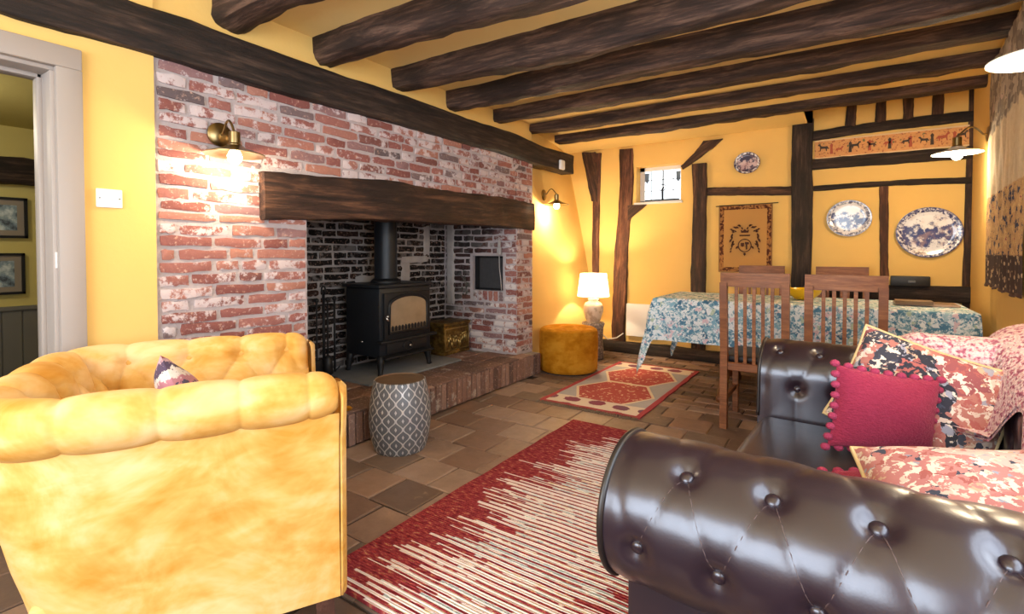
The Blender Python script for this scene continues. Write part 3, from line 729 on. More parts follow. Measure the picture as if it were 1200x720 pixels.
wallplate(-.014, 1.42, .168, .160, 'plate_blue', 'blue and white oval plate with a landscape, the smaller of the two')
wallplate(.534, 1.283, .218, .208, 'plate_blue_large', 'large blue and white oval platter with a flowered rim')

n = NT('crest_weave', .95, spec=.1); o = n.co(); s = n.sep(o)
ax = n.math('DIVIDE', n.math('ABSOLUTE', s[0]), .243); az = n.math('DIVIDE', n.math('ABSOLUTE', s[2]), .335)
ed = n.math('MAXIMUM', n.math('SUBTRACT', ax, .80), n.math('MULTIPLY', n.math('SUBTRACT', az, .85), 1.35))
c = n.mix(n.sm(n.vor(o, 60, 'F1', 'Distance'), .10, .04), '#b1854e', '#8a5f35')
b = n.mix(n.sm(n.noise(o, 36, 4, .6), .46, .54), '#9a6b3f', '#4a2820')
c = n.mix(n.sm(ed, -.005, .005), c, b)
c = n.mix(n.sm(ed, .15, .16), c, '#8b6a45')
n.col(c); n.bump(n.noise(o, 300, 2), .4, .003); MT['crest_weave'] = n.m
plain('crest_brown', '#43241b', .95); plain('crest_tan', '#8d6238', .95)
T = thing('crest_tapestry', 'tan woven tapestry with a brown coat of arms on the end wall', 'tapestry', (-.862, YE - .012, 1.255))
MB().grid(lambda u, v: (lerp(-.243, .243, u), -.006 - .004 * math.sin(u * 9) * v, lerp(.335, -.335, v)), 16, 8).build('cloth', 'crest_weave', T, True)
MB().tube([(-.27, -.012, .325), (.29, -.012, .335)], .004, 6).build('rod', 'iron', T, True)
em = MB(); y0, y1 = -.017, -.011
def ring(cx, cz, rx, rz_, w, n_=28):
    for k in range(n_):
        a, b = 2 * PI * k / n_, 2 * PI * (k + 1) / n_
        em.prism([(cx + rx * math.cos(a), cz + rz_ * math.sin(a)), (cx + rx * math.cos(b), cz + rz_ * math.sin(b)), (cx + (rx - w) * math.cos(b), cz + (rz_ - w) * math.sin(b)), (cx + (rx - w) * math.cos(a), cz + (rz_ - w) * math.sin(a))], y0, y1)
ring(0, -.07, .062, .066, .008)
em.prism([(-.035, -.045), (-.006, -.045), (-.006, -.075), (-.02, -.085), (-.035, -.075)], y0, y1).prism([(.004, -.035), (.038, -.04), (.036, -.06), (.024, -.06), (.024, -.11), (.010, -.11), (.010, -.06), (.004, -.058)], y0, y1)
rl = random.Random(12)
def leafp(cx, cz, L, a, w):
    ca, sa = math.cos(a), math.sin(a)
    for sg in (-1, 1):
        em.prism([(sg * (cx + ca * t * L - sa * q_ * w), cz + sa * t * L + ca * q_ * w) for t, q_ in ((0, 0), (.35, .5), (.7, .4), (1, 0), (.7, -.35), (.35, -.5))], y0, y1)
for k in range(9):      # mantling: curling leaves each side, mirrored
    t = k / 8; leafp(.035 + .085 * math.sin(PI * t * .9), .125 - .20 * t, .035 + .012 * (k % 2), rl.uniform(-.9, 1.3) - t * 1.6, .018)
for k in range(6): leafp(.02 + .018 * k, .085 + .028 * math.sin(k * 1.3), .03, 1.2 - k * .25, .014)
for k in range(5): leafp(.10 + .006 * k, -.02 - .024 * k, .028, -1.3 + .3 * (k % 2), .014)
em.prism([(-.032, .055), (.032, .055), (.038, .085), (.018, .072), (0, .09), (-.018, .072), (-.038, .085)], y0, y1).prism([(-.05, .035), (.05, .035), (.045, .022), (-.045, .022)], y0, y1)
em.prism([(-.007, -.142), (.007, -.142), (.010, -.158), (0, -.172), (-.010, -.158)], y0, y1)
em.build('coat_of_arms', 'crest_brown', T)

n = NT('frieze_ground', .7); o = n.co()
c = n.mix(n.noise(o, 16, 6, .7), '#d9a566', '#b9743e'); c = n.mix(n.sm(n.noise(o, 55, 4, .6), .56, .64), c, '#8e4a2c'); c = n.mix(n.sm(n.noise(o, 34, 3), .62, .68), c, '#5d5f3a')
n.col(c); MT['frieze_ground'] = n.m
plain('frieze_dark', '#3a2a20', .7); plain('frieze_red', '#a04a30', .7); plain('frieze_buff', '#d8b88a', .7)
T = thing('painted_frieze', 'narrow painted frieze of animals and riders between two timber rails', 'painting', (.247, YE - .006, 2.055))
MB().box(-.53, .53, -.005, .005, -.085, .082).build('panel', 'frieze_ground', T)
MB().box(-.53, .53, -.009, -.004, .070, .082).box(-.53, .53, -.009, -.004, -.085, -.075).build('border', 'frieze_buff', T)
def beast(cx, cz, s, sg, m):
    P = [(-.5, .1), (-.45, .3), (-.1, .28), (.25, .32), (.42, .6), (.62, .62), (.7, .45), (.5, .38), (.42, .1), (.48, -.35), (.38, -.35), (.3, -.02), (-.2, -.02), (-.28, -.36), (-.38, -.36), (-.38, -.05), (-.62, -.1), (-.66, -.02)]
    return MB().prism([(cx + sg * a * s, cz + b * s) for a, b in P], -.0095, -.005).build('painted_animal', m, T)
rg = random.Random(2)
for k in range(9): beast(-.46 + k * .118, -.005 + rg.uniform(-.015, .01), .055 + rg.uniform(-.01, .012), 1 if k % 3 else -1, ['frieze_dark', 'frieze_red', 'frieze_dark'][k % 3])
for k in range(7):
    xx = -.40 + k * .14
    MB().prism([(xx - .012, -.05), (xx + .012, -.05), (xx + .008, .01), (xx + .012, .03), (xx, .045), (xx - .012, .03), (xx - .008, .01)], -.0095, -.005).build('painted_rider', ['frieze_red', 'frieze_dark'][k % 2], T)

n = NT('verdure', .95, spec=.1); o = n.co(); s = n.sep(o)
leaf = n.ramp(n.vor(n.vadd(o, n.vscale(n.noise(o, 9, 3, .6, 0, 1), .08)), 26), [(0, '#87796a'), (.3, '#9a8b7c'), (.5, '#76695f'), (.7, '#a89886'), (.88, '#b09a8e')], 'CONSTANT')
pale = n.mix(n.noise(o, 40, 4), '#d6c3a4', '#b79f80')
flo = n.ramp(n.noise(o, 20, 5, .7), [(.36, '#3f4256'), (.44, '#b7936a'), (.56, '#c9a878'), (.64, '#96505a'), (.72, '#cdb48a')], 'CONSTANT')
c = n.mix(n.sm(n.math('ADD', s[2], n.math('MULTIPLY', n.noise(o, 6, 3), .25)), 1.02, 1.0), leaf, pale)
c = n.mix(n.sm(s[2], .53, .52), c, flo)
bb = n.mix(n.sm(n.vor(o, 30, 'F1', 'Distance'), .28, .34), '#b39a7c', '#4a3c3a')
c = n.mix(n.sm(s[2], .19, .18), c, bb)
n.col(c); n.bump(n.noise(o, 200, 2), .4, .003); MT['verdure'] = n.m
ty0, ty1 = 4.20, 2.98
T = thing('wall_tapestry', 'large faded verdure tapestry hanging on the wall beside the end lamp', 'tapestry', (0, 0, .92))
def tp(u, v):
    y = lerp(ty0, ty1, u); z = v * 1.30
    w = .012 * math.sin(u * 34) * (1 - .5 * v) + .012 * noise.noise((u * 6, v * 4, 1))
    yy = y + .03 * math.sin(v * 7) * (1 - u) ** 8 - .05 * max(0, v - .93) / .07 * (1 - u) ** 8 + (0.03 * (1 - v) if u < .02 else 0)
    return (wr(yy) - .022 - abs(w), yy, z - .05 * math.sin(u * 25) * .15 * (1 - v))
MB().grid(tp, 50, 26).build('cloth', 'verdure', T, True)
MB().grid(lambda u, v: (tp(u, 0)[0] - .004 + .006 * v, tp(u, 0)[1], tp(u, 0)[2] - .0 + v * .02), 60, 3).build('bottom_binding', 'crest_brown', T, True)

def picture(cy, cz, w, h, lab):
    t = thing('framed_picture', lab, 'picture', (-4.985, cy, cz), 0, 'framed prints in the next room')
    f = MB()
    for a in ((-w / 2, w / 2, -h / 2, -h / 2 + .018), (-w / 2, w / 2, h / 2 - .018, h / 2), (-w / 2, -w / 2 + .018, -h / 2, h / 2), (w / 2 - .018, w / 2, -h / 2, h / 2)): f.box(0, .022, *a)
    f.build('frame', 'cast_black', t)
    MB().box(0, .008, -w / 2 + .01, w / 2 - .01, -h / 2 + .01, h / 2 - .01).build('mount', 'mount_card', t)
    MB().box(.006, .010, -w / 2 + .055, w / 2 - .055, -h / 2 + .055, h / 2 - .055).build('print', 'print_grey', t)
plain('mount_card', '#8d8378', .7)
n = NT('print_grey', .5); n.col(n.ramp(n.noise(n.co(), 16, 6, .65), [(.35, '#3b4652'), (.5, '#8296a5'), (.65, '#c5d0d6')])); MT['print_grey'] = n.m
picture(.90, 1.365, .36, .29, 'black framed print, the upper of two through the doorway')
picture(.88, .965, .36, .295, 'black framed print, the lower of two through the doorway')

# ------------------------------------------------------------------ rugs
n = NT('rag_rug', .95, spec=.05); o = n.co(); s = n.sep(o)
st = n.math('FLOOR', n.math('MULTIPLY', s[1], 84.0)); rs = n.white(st)
st2 = n.math('FLOOR', n.math('MULTIPLY', s[1], 21.0)); rs2 = n.white(st2)
seg = n.noise(n.comb(n.math('MULTIPLY', s[0], 3.0), n.math('MULTIPLY', st, 7.7), 0.0), 1.6, 2)
edge = n.math('ADD', n.math('ADD', n.math('MULTIPLY', rs, .26), n.math('MULTIPLY', rs2, .18)), n.math('MULTIPLY_ADD', n.sm(s[1], .55, .97), .30, .05))
xin = n.math('MINIMUM', n.math('ADD', s[0], .62), n.math('SUBTRACT', .62, s[0]))
inside = n.sm(n.math('SUBTRACT', xin, edge), -.004, .004)
fleck = n.noise(n.comb(n.math('MULTIPLY', s[0], 30.0), n.math('MULTIPLY', s[1], 84.0), 0.0), 1.0, 3, .7)
red = n.ramp(fleck, [(.3, '#5e1a22'), (.45, '#863039'), (.56, '#9c4045'), (.64, '#b07058'), (.74, '#cdac86')])
alt = n.math('FRACT', n.math('MULTIPLY', s[1], 36.0))
seg2 = n.noise(n.comb(n.math('MULTIPLY', s[0], 5.0), n.math('MULTIPLY', st, 3.3), 4.0), 1.5, 2)
crm = n.ramp(n.math('ADD', n.math('MULTIPLY', rs, .5), n.math('MULTIPLY', fleck, .5)), [(.1, '#f0e8e4'), (.42, '#e6d2ce'), (.5, '#efe6e2'), (.62, '#9fb2b8'), (.68, '#efe6e2'), (.78, '#d8bd8c')])
stripe = n.mix(n.math('MULTIPLY', n.math('LESS_THAN', alt, .36), n.sm(seg2, .38, .42)), crm, red)
c = n.mix(inside, red, stripe)
n.col(c); n.bump(n.math('ADD', n.math('SINE', n.math('MULTIPLY', s[1], 84 * 2 * PI)), n.noise(n.co(scale=(60, 60, 60)), 3, 2)), .5, .004); MT['rag_rug'] = n.m
def rug(name, cx, cy, w, l, mat, lab, rz=0, t=.012):
    R = thing(name, lab, 'rug', (cx, cy, 0), rz)
    def f(u, v):
        return ((u - .5) * w + .006 * noise.noise((v * 9, 1, 2)), (v - .5) * l + .006 * noise.noise((u * 9, 5, 2)), t + .003 * noise.noise((u * 8, v * 12, 7)))
    m = MB().grid(f, 30, 44)
    m.grid(lambda u, v: (f(u, 0)[0], f(u, 0)[1], f(u, 0)[2] * v), 30, 2).grid(lambda u, v: (f(u, 1)[0], f(u, 1)[1], f(u, 1)[2] * v), 30, 2).grid(lambda u, v: (f(0, u)[0], f(0, u)[1], f(0, u)[2] * v), 44, 2).grid(lambda u, v: (f(1, u)[0], f(1, u)[1], f(1, u)[2] * v), 44, 2)
    m.build('weave', mat, R, True, 50); return R
rug('striped_rug', -.89, 2.01, 1.24, 1.93, 'rag_rug', 'large red and cream striped rag rug between the sofas')

n = NT('kilim', .95, spec=.05); o = n.co(); s = n.sep(o)
X, Y = s[0], s[1]; ax = n.math('ABSOLUTE', X); ay = n.math('ABSOLUTE', Y)
jag = n.math('MULTIPLY', n.math('SUBTRACT', n.noise(o, 40, 2), .5), .03)
field = n.mix(n.noise(n.co(scale=(6, 40, 1)), 2, 4), '#dccfc2', '#b9b7bc')
blue = n.mix(n.noise(n.co(scale=(6, 60, 1)), 2, 4), '#8d93a4', '#c3b9b2')
field = n.mix(n.sm(n.math('ADD', ax, jag), .18, .19), field, blue)
dy = n.math('DIVIDE', n.math('ABSOLUTE', n.math('SUBTRACT', ay, .30)), .275)
hexd = n.math('MAXIMUM', dy, n.math('ADD', n.math('DIVIDE', ax, .30), n.math('MULTIPLY', dy, .45)))
hexd = n.math('ADD', hexd, jag)
redc = n.mix(n.noise(n.co(scale=(6, 50, 1)), 2, 4), '#a04848', '#b45f58')
mot = n.sm(n.noise(o, 30, 2), .60, .62)
medc = n.mix(mot, redc, '#d9b49a')
c = n.mix(n.sm(hexd, 1.10, 1.09), field, '#dcc9b0'); c = n.mix(n.sm(hexd, 1.02, 1.01), c, medc)
endb = n.sm(ay, .575, .578); mot2 = n.vor(n.co(scale=(5.2, 6, 1)), 1.0, 'F1', 'Distance', .15)
ec = n.mix(n.sm(n.math('ADD', mot2, n.math('MULTIPLY', jag, 6.)), .36, .32), '#d8cabb', n.mix(n.noise(o, 4, 1), '#a03c48', '#5b5f74'))
c = n.mix(endb, c, ec)
bord = n.math('MAXIMUM', n.math('SUBTRACT', ax, .352), n.math('SUBTRACT', ay, .765))
c = n.mix(n.sm(bord, .0, .003), c, '#a84c50')
n.col(c); n.bump(n.noise(n.co(scale=(30, 200, 1)), 3, 2), .4, .003); MT['kilim'] = n.m
K = rug('kilim_rug', -1.545, 4.05, .78, 1.60, 'kilim', 'small red and grey kilim rug with two hexagon medallions near the pouf', t=.009)
plain('fringe_wool', '#7d6f5c', .95)
for e in (-1, 1):
    fm = MB(); rg = random.Random(4)
    for k in range(70):
        xx = -.385 + k * .011; fm.tube([(xx, e * .798, .008), (xx + rg.uniform(-.006, .006), e * .825, .006), (xx + rg.uniform(-.012, .012), e * (.85 + rg.uniform(0, .012)), .004)], .0025, 4)
    o = fm.build('fringe', 'fringe_wool', K, True); o['kind'] = 'stuff'

# ------------------------------------------------------------------ drum stool, pouf, lamp
n = NT('ogee_metal', .38, metal=.35); o = n.co(); s = n.sep(o)
an = n.math('DIVIDE', n.math('ARCTAN2', s[1], s[0]), 2 * PI / 28.0); zz = n.math('MULTIPLY', s[2], 22.0)
wv = n.math('MULTIPLY', n.math('SINE', n.math('MULTIPLY', zz, PI)), .23)
def lines(off, sg):
    f = n.math('FRACT', n.math('ADD', n.math('ADD', n.math('MULTIPLY', an, .5), off), n.math('MULTIPLY', wv, sg * 1.0)))
    return n.math('ABSOLUTE', n.math('SUBTRACT', f, .5))
l1 = n.math('MINIMUM', lines(.25, 1), lines(.75, -1))
def dots(oa, oz):
    fa = n.math('SUBTRACT', n.math('FRACT', n.math('ADD', n.math('MULTIPLY', an, .5), oa)), .5); fz = n.math('SUBTRACT', n.math('FRACT', n.math('ADD', n.math('MULTIPLY', zz, .5), oz)), .5)
    return n.math('ADD', n.math('MULTIPLY', n.math('ABSOLUTE', fa), 1.6), n.math('ABSOLUTE', fz))
dd = n.math('MINIMUM', dots(.0, .25), dots(.5, .75))
pat = n.math('MAXIMUM', n.sm(l1, .07, .045), n.sm(dd, .16, .12))
n.col(n.mix(pat, '#6c7078', '#c8c8cc')); n.bump(pat, .6, .004); n.rgh(n.math('MULTIPLY_ADD', pat, -.15, .5)); MT['ogee_metal'] = n.m
n = NT('stool_top', .5, metal=.3); n.col(n.mix(n.noise(n.co(), 12, 5), '#5a4636', '#7a614c')); MT['stool_top'] = n.m
D = thing('drum_stool', 'barrel shaped silver metal drum stool with an ogee pattern by the hearth', 'stool', (-2.13, 2.02, 0))
MB().lathe([(.138, 0), (.145, .012)] + [(.146 + .028 * math.sin(PI * (k / 16) ** .9), .012 + .376 * k / 16) for k in range(17)] + [(.145, .395), (.138, .398)], 64, cap=False).build('body', 'ogee_metal', D, True, 40)
MB().lathe([(.001, .392), (.136, .392), (.140, .398)], 48, cap=False).build('top', 'stool_top', D, True, 40)

def velvet(name, c1, c2, c3, patch=2.6, sh=.5):
    n = NT(name, .9, spec=.1); o = n.co()
    a = n.noise(o, patch, 5, .62, .6); b = n.noise(n.co(scale=(1, 1, 2.2)), patch * 2.2, 3, .5, .4)
    c = n.ramp(n.math('ADD', n.math('MULTIPLY', a, .65), n.math('MULTIPLY', b, .35)), [(.36, c1), (.47, c2), (.60, c3)])
    n.col(c).sheen(sh, lin(c3)[:3], .35); n.bump(n.noise(o, 220, 2), .12, .002); MT[name] = n.m
velvet('mustard_velvet', '#c08636', '#d0a058', '#dcb986', 3.6, .2)
velvet('ochre_velvet', '#9a5f0c', '#ad7014', '#c08526', 6.0, .4)
P = thing('mustard_pouf', 'round mustard velvet pouf with a buttoned top beside the hearth', 'pouf', (-2.215, 4.26, 0))
def pf_(u, v):
    a = u * 2 * PI
    prof = [(.262, .012), (.272, .03), (.276, .12), (.278, .25), (.276, .36), (.268, .39), (.245, .405), (.20, .412), (.12, .416), (.05, .416), (.001, .416)]
    t = v * (len(prof) - 1); i = min(int(t), len(prof) - 2); r = lerp(prof[i][0], prof[i + 1][0], t - i); z = lerp(prof[i][1], prof[i + 1][1], t - i)
    x, y = r * math.cos(a), r * math.sin(a)
    if z > .38:
        for bx, by in PB: z -= .028 * math.exp(-((x - bx) ** 2 + (y - by) ** 2) / .0022)
    return (x, y, z)
PB = [(0, 0)] + [(.135 * math.cos(k * PI / 3), .135 * math.sin(k * PI / 3)) for k in range(6)]
MB().grid(pf_, 72, 50, True).build('cushion', 'ochre_velvet', P, True)
for bx, by in PB: MB().ball((bx, by, .392), .014, 10, 1, 1, .6).build('button', 'ochre_velvet', P, True)
MB().lathe([(.25, 0), (.25, .014)], 40).build('base', 'cast_black', P)

n = NT('speckled_stone', .8); n.col(n.ramp(n.noise(n.co(), 45, 4, .7), [(.35, '#5c4f47'), (.5, '#8a7b70'), (.64, '#b5a79b')])); n.bump(n.noise(n.co(), 45, 4), .6, .006); MT['speckled_stone'] = n.m
LT = thing('stone_pedestal', 'speckled grey stump pedestal carrying the table lamp', 'side table', (-2.245, 4.88, 0))
MB().lathe([(.105, 0), (.115, .02), (.108, .1), (.10, .2), (.108, .33), (.12, .365), (.115, .38)], 28).build('stump', 'speckled_stone', LT, True, 50)
n = NT('lamp_pottery', .35); n.col(n.mix(n.sm(n.noise(n.co(), 16, 4), .45, .6), '#c9b8a2', '#a8957f')); MT['lamp_pottery'] = n.m
n = NT('lamp_linen', .9); tr = n.n.new('ShaderNodeBsdfTranslucent'); tr.inputs[0].default_value = (.95, .88, .75, 1); mx = n.n.new('ShaderNodeMixShader'); mx.inputs[0].default_value = .6
n.b.inputs['Base Color'].default_value = (.9, .86, .78, 1); n.l.new(n.b.outputs[0], mx.inputs[1]); n.l.new(tr.outputs[0], mx.inputs[2]); n.l.new(mx.outputs[0], n.n['Material Output'].inputs[0]); MT['lamp_linen'] = n.m
TL = thing('table_lamp', 'lit table lamp with a cream shade and pale pottery base on the pedestal', 'lamp', (-2.245, 4.88, .38))
MB().lathe([(.065, 0), (.07, .01), (.088, .06), (.104, .12), (.103, .17), (.085, .205), (.055, .222), (.05, .235), (.06, .245), (.045, .252)], 32).build('base', 'lamp_pottery', TL, True, 50)
MB().lathe([(.014, .25), (.014, .30)], 12).build('stem', 'antique_brass', TL)
MB().lathe([(.168, .275), (.135, .515)], 40, cap=False).build('shade', 'lamp_linen', TL, True)
MB().ball((0, 0, .37), .03).build('bulb', 'bulb_glow', TL, True)
point('lamp_light', (0, 0, .42), 24, (1, .78, .48), .03, TL)

# mustard cloth left on the hearth
def cl(u, v): return (lerp(-.11, .11, u), lerp(-.09, .09, v), .012 + .018 * abs(noise.noise((u * 3, v * 3, 2))) + .006 * math.sin(u * 12 + v * 4))
tag(MB().grid(cl, 16, 14).grid(lambda u, v: (cl(u, v)[0], cl(u, v)[1], .004), 16, 14).build('folded_cloth', 'ochre_velvet', None, True, loc=(-2.49, 1.80, HZ)), 'small mustard cloth lying on the hearth edge', 'cloth')

# ------------------------------------------------------------------ tufted upholstery helper
class Prof:
    def __init__(s, pts):
        s.p = [Vector(p) for p in pts]; s.l = [0]
        for a, b in zip(s.p, s.p[1:]): s.l.append(s.l[-1] + (b - a).length)
        s.L = s.l[-1]
    def at(s, v):
        v = min(max(v, 0), s.L - 1e-6); i = 0
        while s.l[i + 1] < v: i += 1
        t = (v - s.l[i]) / (s.l[i + 1] - s.l[i]); return s.p[i].lerp(s.p[i + 1], t)
    def nrm(s, v):
        d = s.at(v + .012) - s.at(v - .012); return Vector((-d.y, d.x)).normalized()
def arcp(cx, cz, r, a0, a1, n=20): return [(cx + r * math.cos(math.radians(lerp(a0, a1, k / n))), cz + r * math.sin(math.radians(lerp(a0, a1, k / n)))) for k in range(n + 1)]
def tuft(u, v, a, b, u0, v0, vlo, vhi, puff, dip, br):
    U = (u - u0) / a; V = (v - v0) / b
    s, t = U + V / 2, U - V / 2
    if v > vhi: t2 = abs(math.sin(PI * (U + (.5 if round((vhi - v0) / b) % 2 else 0)))); d = puff * t2 ** .32
    elif v < vlo: t2 = abs(math.sin(PI * (U + (.5 if round((vlo - v0) / b) % 2 else 0)))); d = puff * t2 ** .5
    else: d = puff * (abs(math.sin(PI * s)) * abs(math.sin(PI * t))) ** .38
    j0 = round(V)
    for jj in (j0 - 1, j0, j0 + 1):
        if not (vlo - .001 <= v0 + jj * b <= vhi + .001): continue
        ph = .5 if jj % 2 else 0
        i0 = round(U - ph)
        du = (U - ph - i0) * a; dv = (V - jj) * b
        d -= dip * math.exp(-(du * du + dv * dv) / (br * br))
    return d

# ------------------------------------------------------------------ brown leather chesterfield
n = NT('brown_leather', .30, spec=.55); o = n.co()
n.col(n.mix(n.noise(o, 5, 5), '#2b1d26', '#1e141b')); n.bump(n.vor(o, 260, 'F1', 'Distance'), .04, .002)
n.rgh(n.math('MULTIPLY_ADD', n.noise(o, 9, 4), .12, .27)); n.b.inputs['Coat Weight'].default_value = .6; n.b.inputs['Coat Roughness'].default_value = .22
n.b.inputs['Specular Tint'].default_value = (.78, .84, 1, 1)
MT['brown_leather'] = n.m
plain('leather_thread', '#4a3a3c', .6); plain('leather_dark', '#1b1415', .4)
SR = -math.radians(3.0)
SO = thing('leather_sofa', 'dark brown buttoned leather chesterfield sofa with rolled arms', 'sofa', (-.375, 1.0, 0), SR)
# local: x = depth from the front, y = along the sofa; arms at y=0 (near the camera) and y=1.47
AR = .14; DEP = 1.03; Y2 = 1.46
ap = Prof([(-.02, .34), (-.015, .42), (-.012, .50)] + arcp(.135, .60, AR, 178, -62, 40))      # (outward, z)
ZB = .05
bp = Prof([(-.02, .34), (-.015, .44), (-.005, .54)] + arcp(.135, .645, AR, 178, -62, 40))
A_, B_ = .142, .165
v_in = ap.l[3] + AR * math.radians(178 - 58)        # arc length of the upper button row (58 deg, just outside the top)
rows = [v_in - 2 * B_, v_in - B_, v_in, v_in + B_]
def arm_pt(u, v, y0, sg):
    p = ap.at(v); q = ap.nrm(v); fade = 1
    d = tuft(u, v, A_, B_, .135, v_in, rows[0], rows[3], .0055, .020, .024)
    e = sst(0, .05, u) ; d *= e
    o_ = p.x + q.x * d * 1; z = p.y + q.y * d
    return (u, y0 + sg * (o_ - .145), z)
def arm(y0, sg, nm):
    L = DEP - .02
    m = MB().grid(lambda a, b: arm_pt(a * L, b * ap.L, y0, sg), 130, 110)
    # front facing: closed scroll
    P = [arm_pt(0, ap.L * k / 50, y0, sg) for k in range(51)]
    cx = sum(p[1] for p in P[12:]) / 39; cz = .60
    rim = P
    m._add([(-.006, y, z) for _, y, z in rim], [tuple(range(len(rim)))])
    m.grid(lambda a, b: (lerp(0, -.006, b), P[min(50, int(round(a * 50)))][1], P[min(50, int(round(a * 50)))][2]), 51, 2)
    o = m.build(nm, 'brown_leather', SO, True, 60)
    MB().tube([(-.004, y, z) for _, y, z in rim[6:]], .007, 8).build('piping', 'leather_dark', o, True)
    bt = MB().ball((0, 0, 0), .0135, 12, 1, 1, .65).mesh('button', 'brown_leather', True)
    for r_, v in enumerate(rows):
        for k in range(8):
            u = .135 + k * A_ + (A_ / 2 if (r_ - 2) % 2 else 0) - A_
            if u < .03 or u > L - .03: continue
            p = Vector(arm_pt(u, v, y0, sg)); q = ap.nrm(v); nv = Vector((0, sg * q.x, q.y))
            ob = link(bt, 'button', o, p + nv * .004); ob.rotation_euler = nv.to_track_quat('Z', 'Y').to_euler()
    # stitched seams between the two outer rows
    for k in range(7):
        u0 = .135 + k * A_
        for sgn in (-1, 1):
            u1 = u0 + sgn * A_ / 2
            if u1 < .02 or u0 > L - .02: continue
            pts = []
            for i in range(13):
                t = .06 + .88 * i / 12; vv = lerp(rows[2], rows[3], t); p = Vector(arm_pt(lerp(u0, u1, t), vv, y0, sg)); q = ap.nrm(vv); pts.append(p + Vector((0, sg * q.x, q.y)) * .0010)
            MB().tube(pts, .0012, 4).build('seam', 'leather_thread', o, True)
    return o
arm(0, -1, 'arm'); arm(Y2, 1, 'arm')
# outer panels and base
for y0, sg in ((0, -1), (Y2, 1)):
    yo = y0 + sg * .045
    MB().rbox(0.012, DEP, min(yo, y0 - sg * .1), max(yo, y0 - sg * .1), .05, .53, .012).build('side_panel', 'brown_leather', SO, ang=40)
XB = .72
def back_pt(u, v):
    p = bp.at(v); q = bp.nrm(v); d = tuft(u, v, .147, B_, 0, v_in, rows[0], rows[3], .0055, .020, .024)
    return (XB + p.x + q.x * d, u, p.y + q.y * d)
BK = MB().grid(lambda a, b: back_pt(lerp(.0, Y2, a), b * bp.L), 150, 90).build('backrest', 'brown_leather', SO, True)
bt = MB().ball((0, 0, 0), .0135, 10, 1, 1, .65).mesh('button', 'brown_leather', True)
for r_, v in enumerate(rows[:3]):
    for k in range(11):
        u = .147 * k + (.0735 if (r_ - 2) % 2 else 0)
        if .15 < u < Y2 - .15:
            p = Vector(back_pt(u, v)); q = bp.nrm(v); nv = Vector((q.x, 0, q.y)); ob = link(bt, 'button', BK, p + nv * .004); ob.rotation_euler = nv.to_track_quat('Z', 'Y').to_euler()
MB().rbox(XB + .12, DEP, 0, Y2, .05, .60, .012).build('back_panel', 'brown_leather', SO, ang=40)
MB().rbox(.02, XB + .1, .10, Y2 - .10, .05, .30, .015).build('base', 'brown_leather', SO, ang=40)
def cushf(u, v):
    pass
MB().rbox(.0, XB + .02, .150, Y2 - .150, .29, .452, .05, 5).build('seat_cushion', 'brown_leather', SO, True)
for x in (.06, .98):
    for y in (.0, Y2): MB().lathe([(.022, 0), (.03, .02), (.034, .055)], 16, (x, y, 0)).build('foot', 'leather_dark', SO, True, 40)

# ------------------------------------------------------------------ cushions
def pillow(w, h, t, seed, crumple=.012, pinch=.06, n=34):
    m = MB()
    def f(u, v, sd):
        a, b = 2 * u - 1, 2 * v - 1
        x = w / 2 * a * (1 - pinch * (1 - b * b)); y = h / 2 * b * (1 - pinch * (1 - a * a))
        th = t / 2 * (max(0, (1 - a ** 2) * (1 - b ** 2))) ** .42
        z = sd * th + crumple * noise.noise((x * 7 + seed, y * 7, sd)) * min(1, th / (t / 2) * 2) + .02 * noise.noise((x * 2.5 + seed, y * 2.5, 5)) * 1
        return (x, y, z)
    m.grid(lambda u, v: f(u, v, 1), n, n); m.grid(lambda u, v: f(u, v, -1), n, n)
    edge = [f(k / 24, 0, 0) for k in range(24)] + [f(1, k / 24, 0) for k in range(24)] + [f(1 - k / 24, 1, 0) for k in range(24)] + [f(0, 1 - k / 24, 0) for k in range(24)]
    return m, edge
def orient(o, c, ux, uy):
    X = Vector(ux).normalized(); Y = Vector(uy); Y = (Y - X * Y.dot(X)).normalized(); Z = X.cross(Y)
    o.matrix_world = Matrix.Translation(Vector(c)) @ Matrix((X, Y, Z)).transposed().to_4x4()
n = NT('raspberry_chenille', 1.0, spec=.05); o = n.co()
n.col(n.mix(n.noise(n.co(scale=(1, 2.5, 1)), 60, 4, .7), '#7a2038', '#a83c55')).sheen(.4, (.8, .3, .4)); n.bump(n.noise(n.co(scale=(1, 2.0, 1)), 110, 3), .8, .008); MT['raspberry_chenille'] = n.m
def kil_mat(name, cols, sc, seed):
    n = NT(name, .95, spec=.05); o = n.vadd(n.co(), (seed, seed * .7, 0)); wv = n.vadd(o, n.vscale(n.noise(o, 14, 3, .6, 0, 1), .05))
    big = n.sep(n.vor(wv, sc * .32, 'F1', 'Color'))[0]
    sml = n.sep(n.vor(wv, sc * 1.9, 'F1', 'Color'))[1]
    base = n.ramp(big, [(i / len(cols), c) for i, c in enumerate(cols)], 'CONSTANT')
    mot = n.ramp(sml, [(0, '#e0d3c6'), (.35, '#d2bdb0'), (.55, '#4a4d5c'), (.64, '#a8625e'), (.8, '#9c9cac'), (.9, '#c6a48c')], 'CONSTANT')
    f = n.sm(n.noise(wv, sc * 2.4, 3, .6), .50, .54)
    c = n.mix(f, base, mot); n.col(c); n.bump(n.noise(n.co(), 260, 2), .4, .003); MT[name] = n.m
kil_mat('kilim_print', ['#3a3a44', '#a0605e', '#b0746c', '#44444e', '#93565a', '#bd8d80'], 20, 3)
kil_mat('rose_print', ['#c08480', '#cc9a92', '#b87a78', '#d6b0a8', '#c58c86'], 22, 8)
plain('cream_piping', '#d3b98a', .9, bump=(180, .6, .004)); plain('pompom', '#a8385a', 1.0, bump=(160, .8, .01))
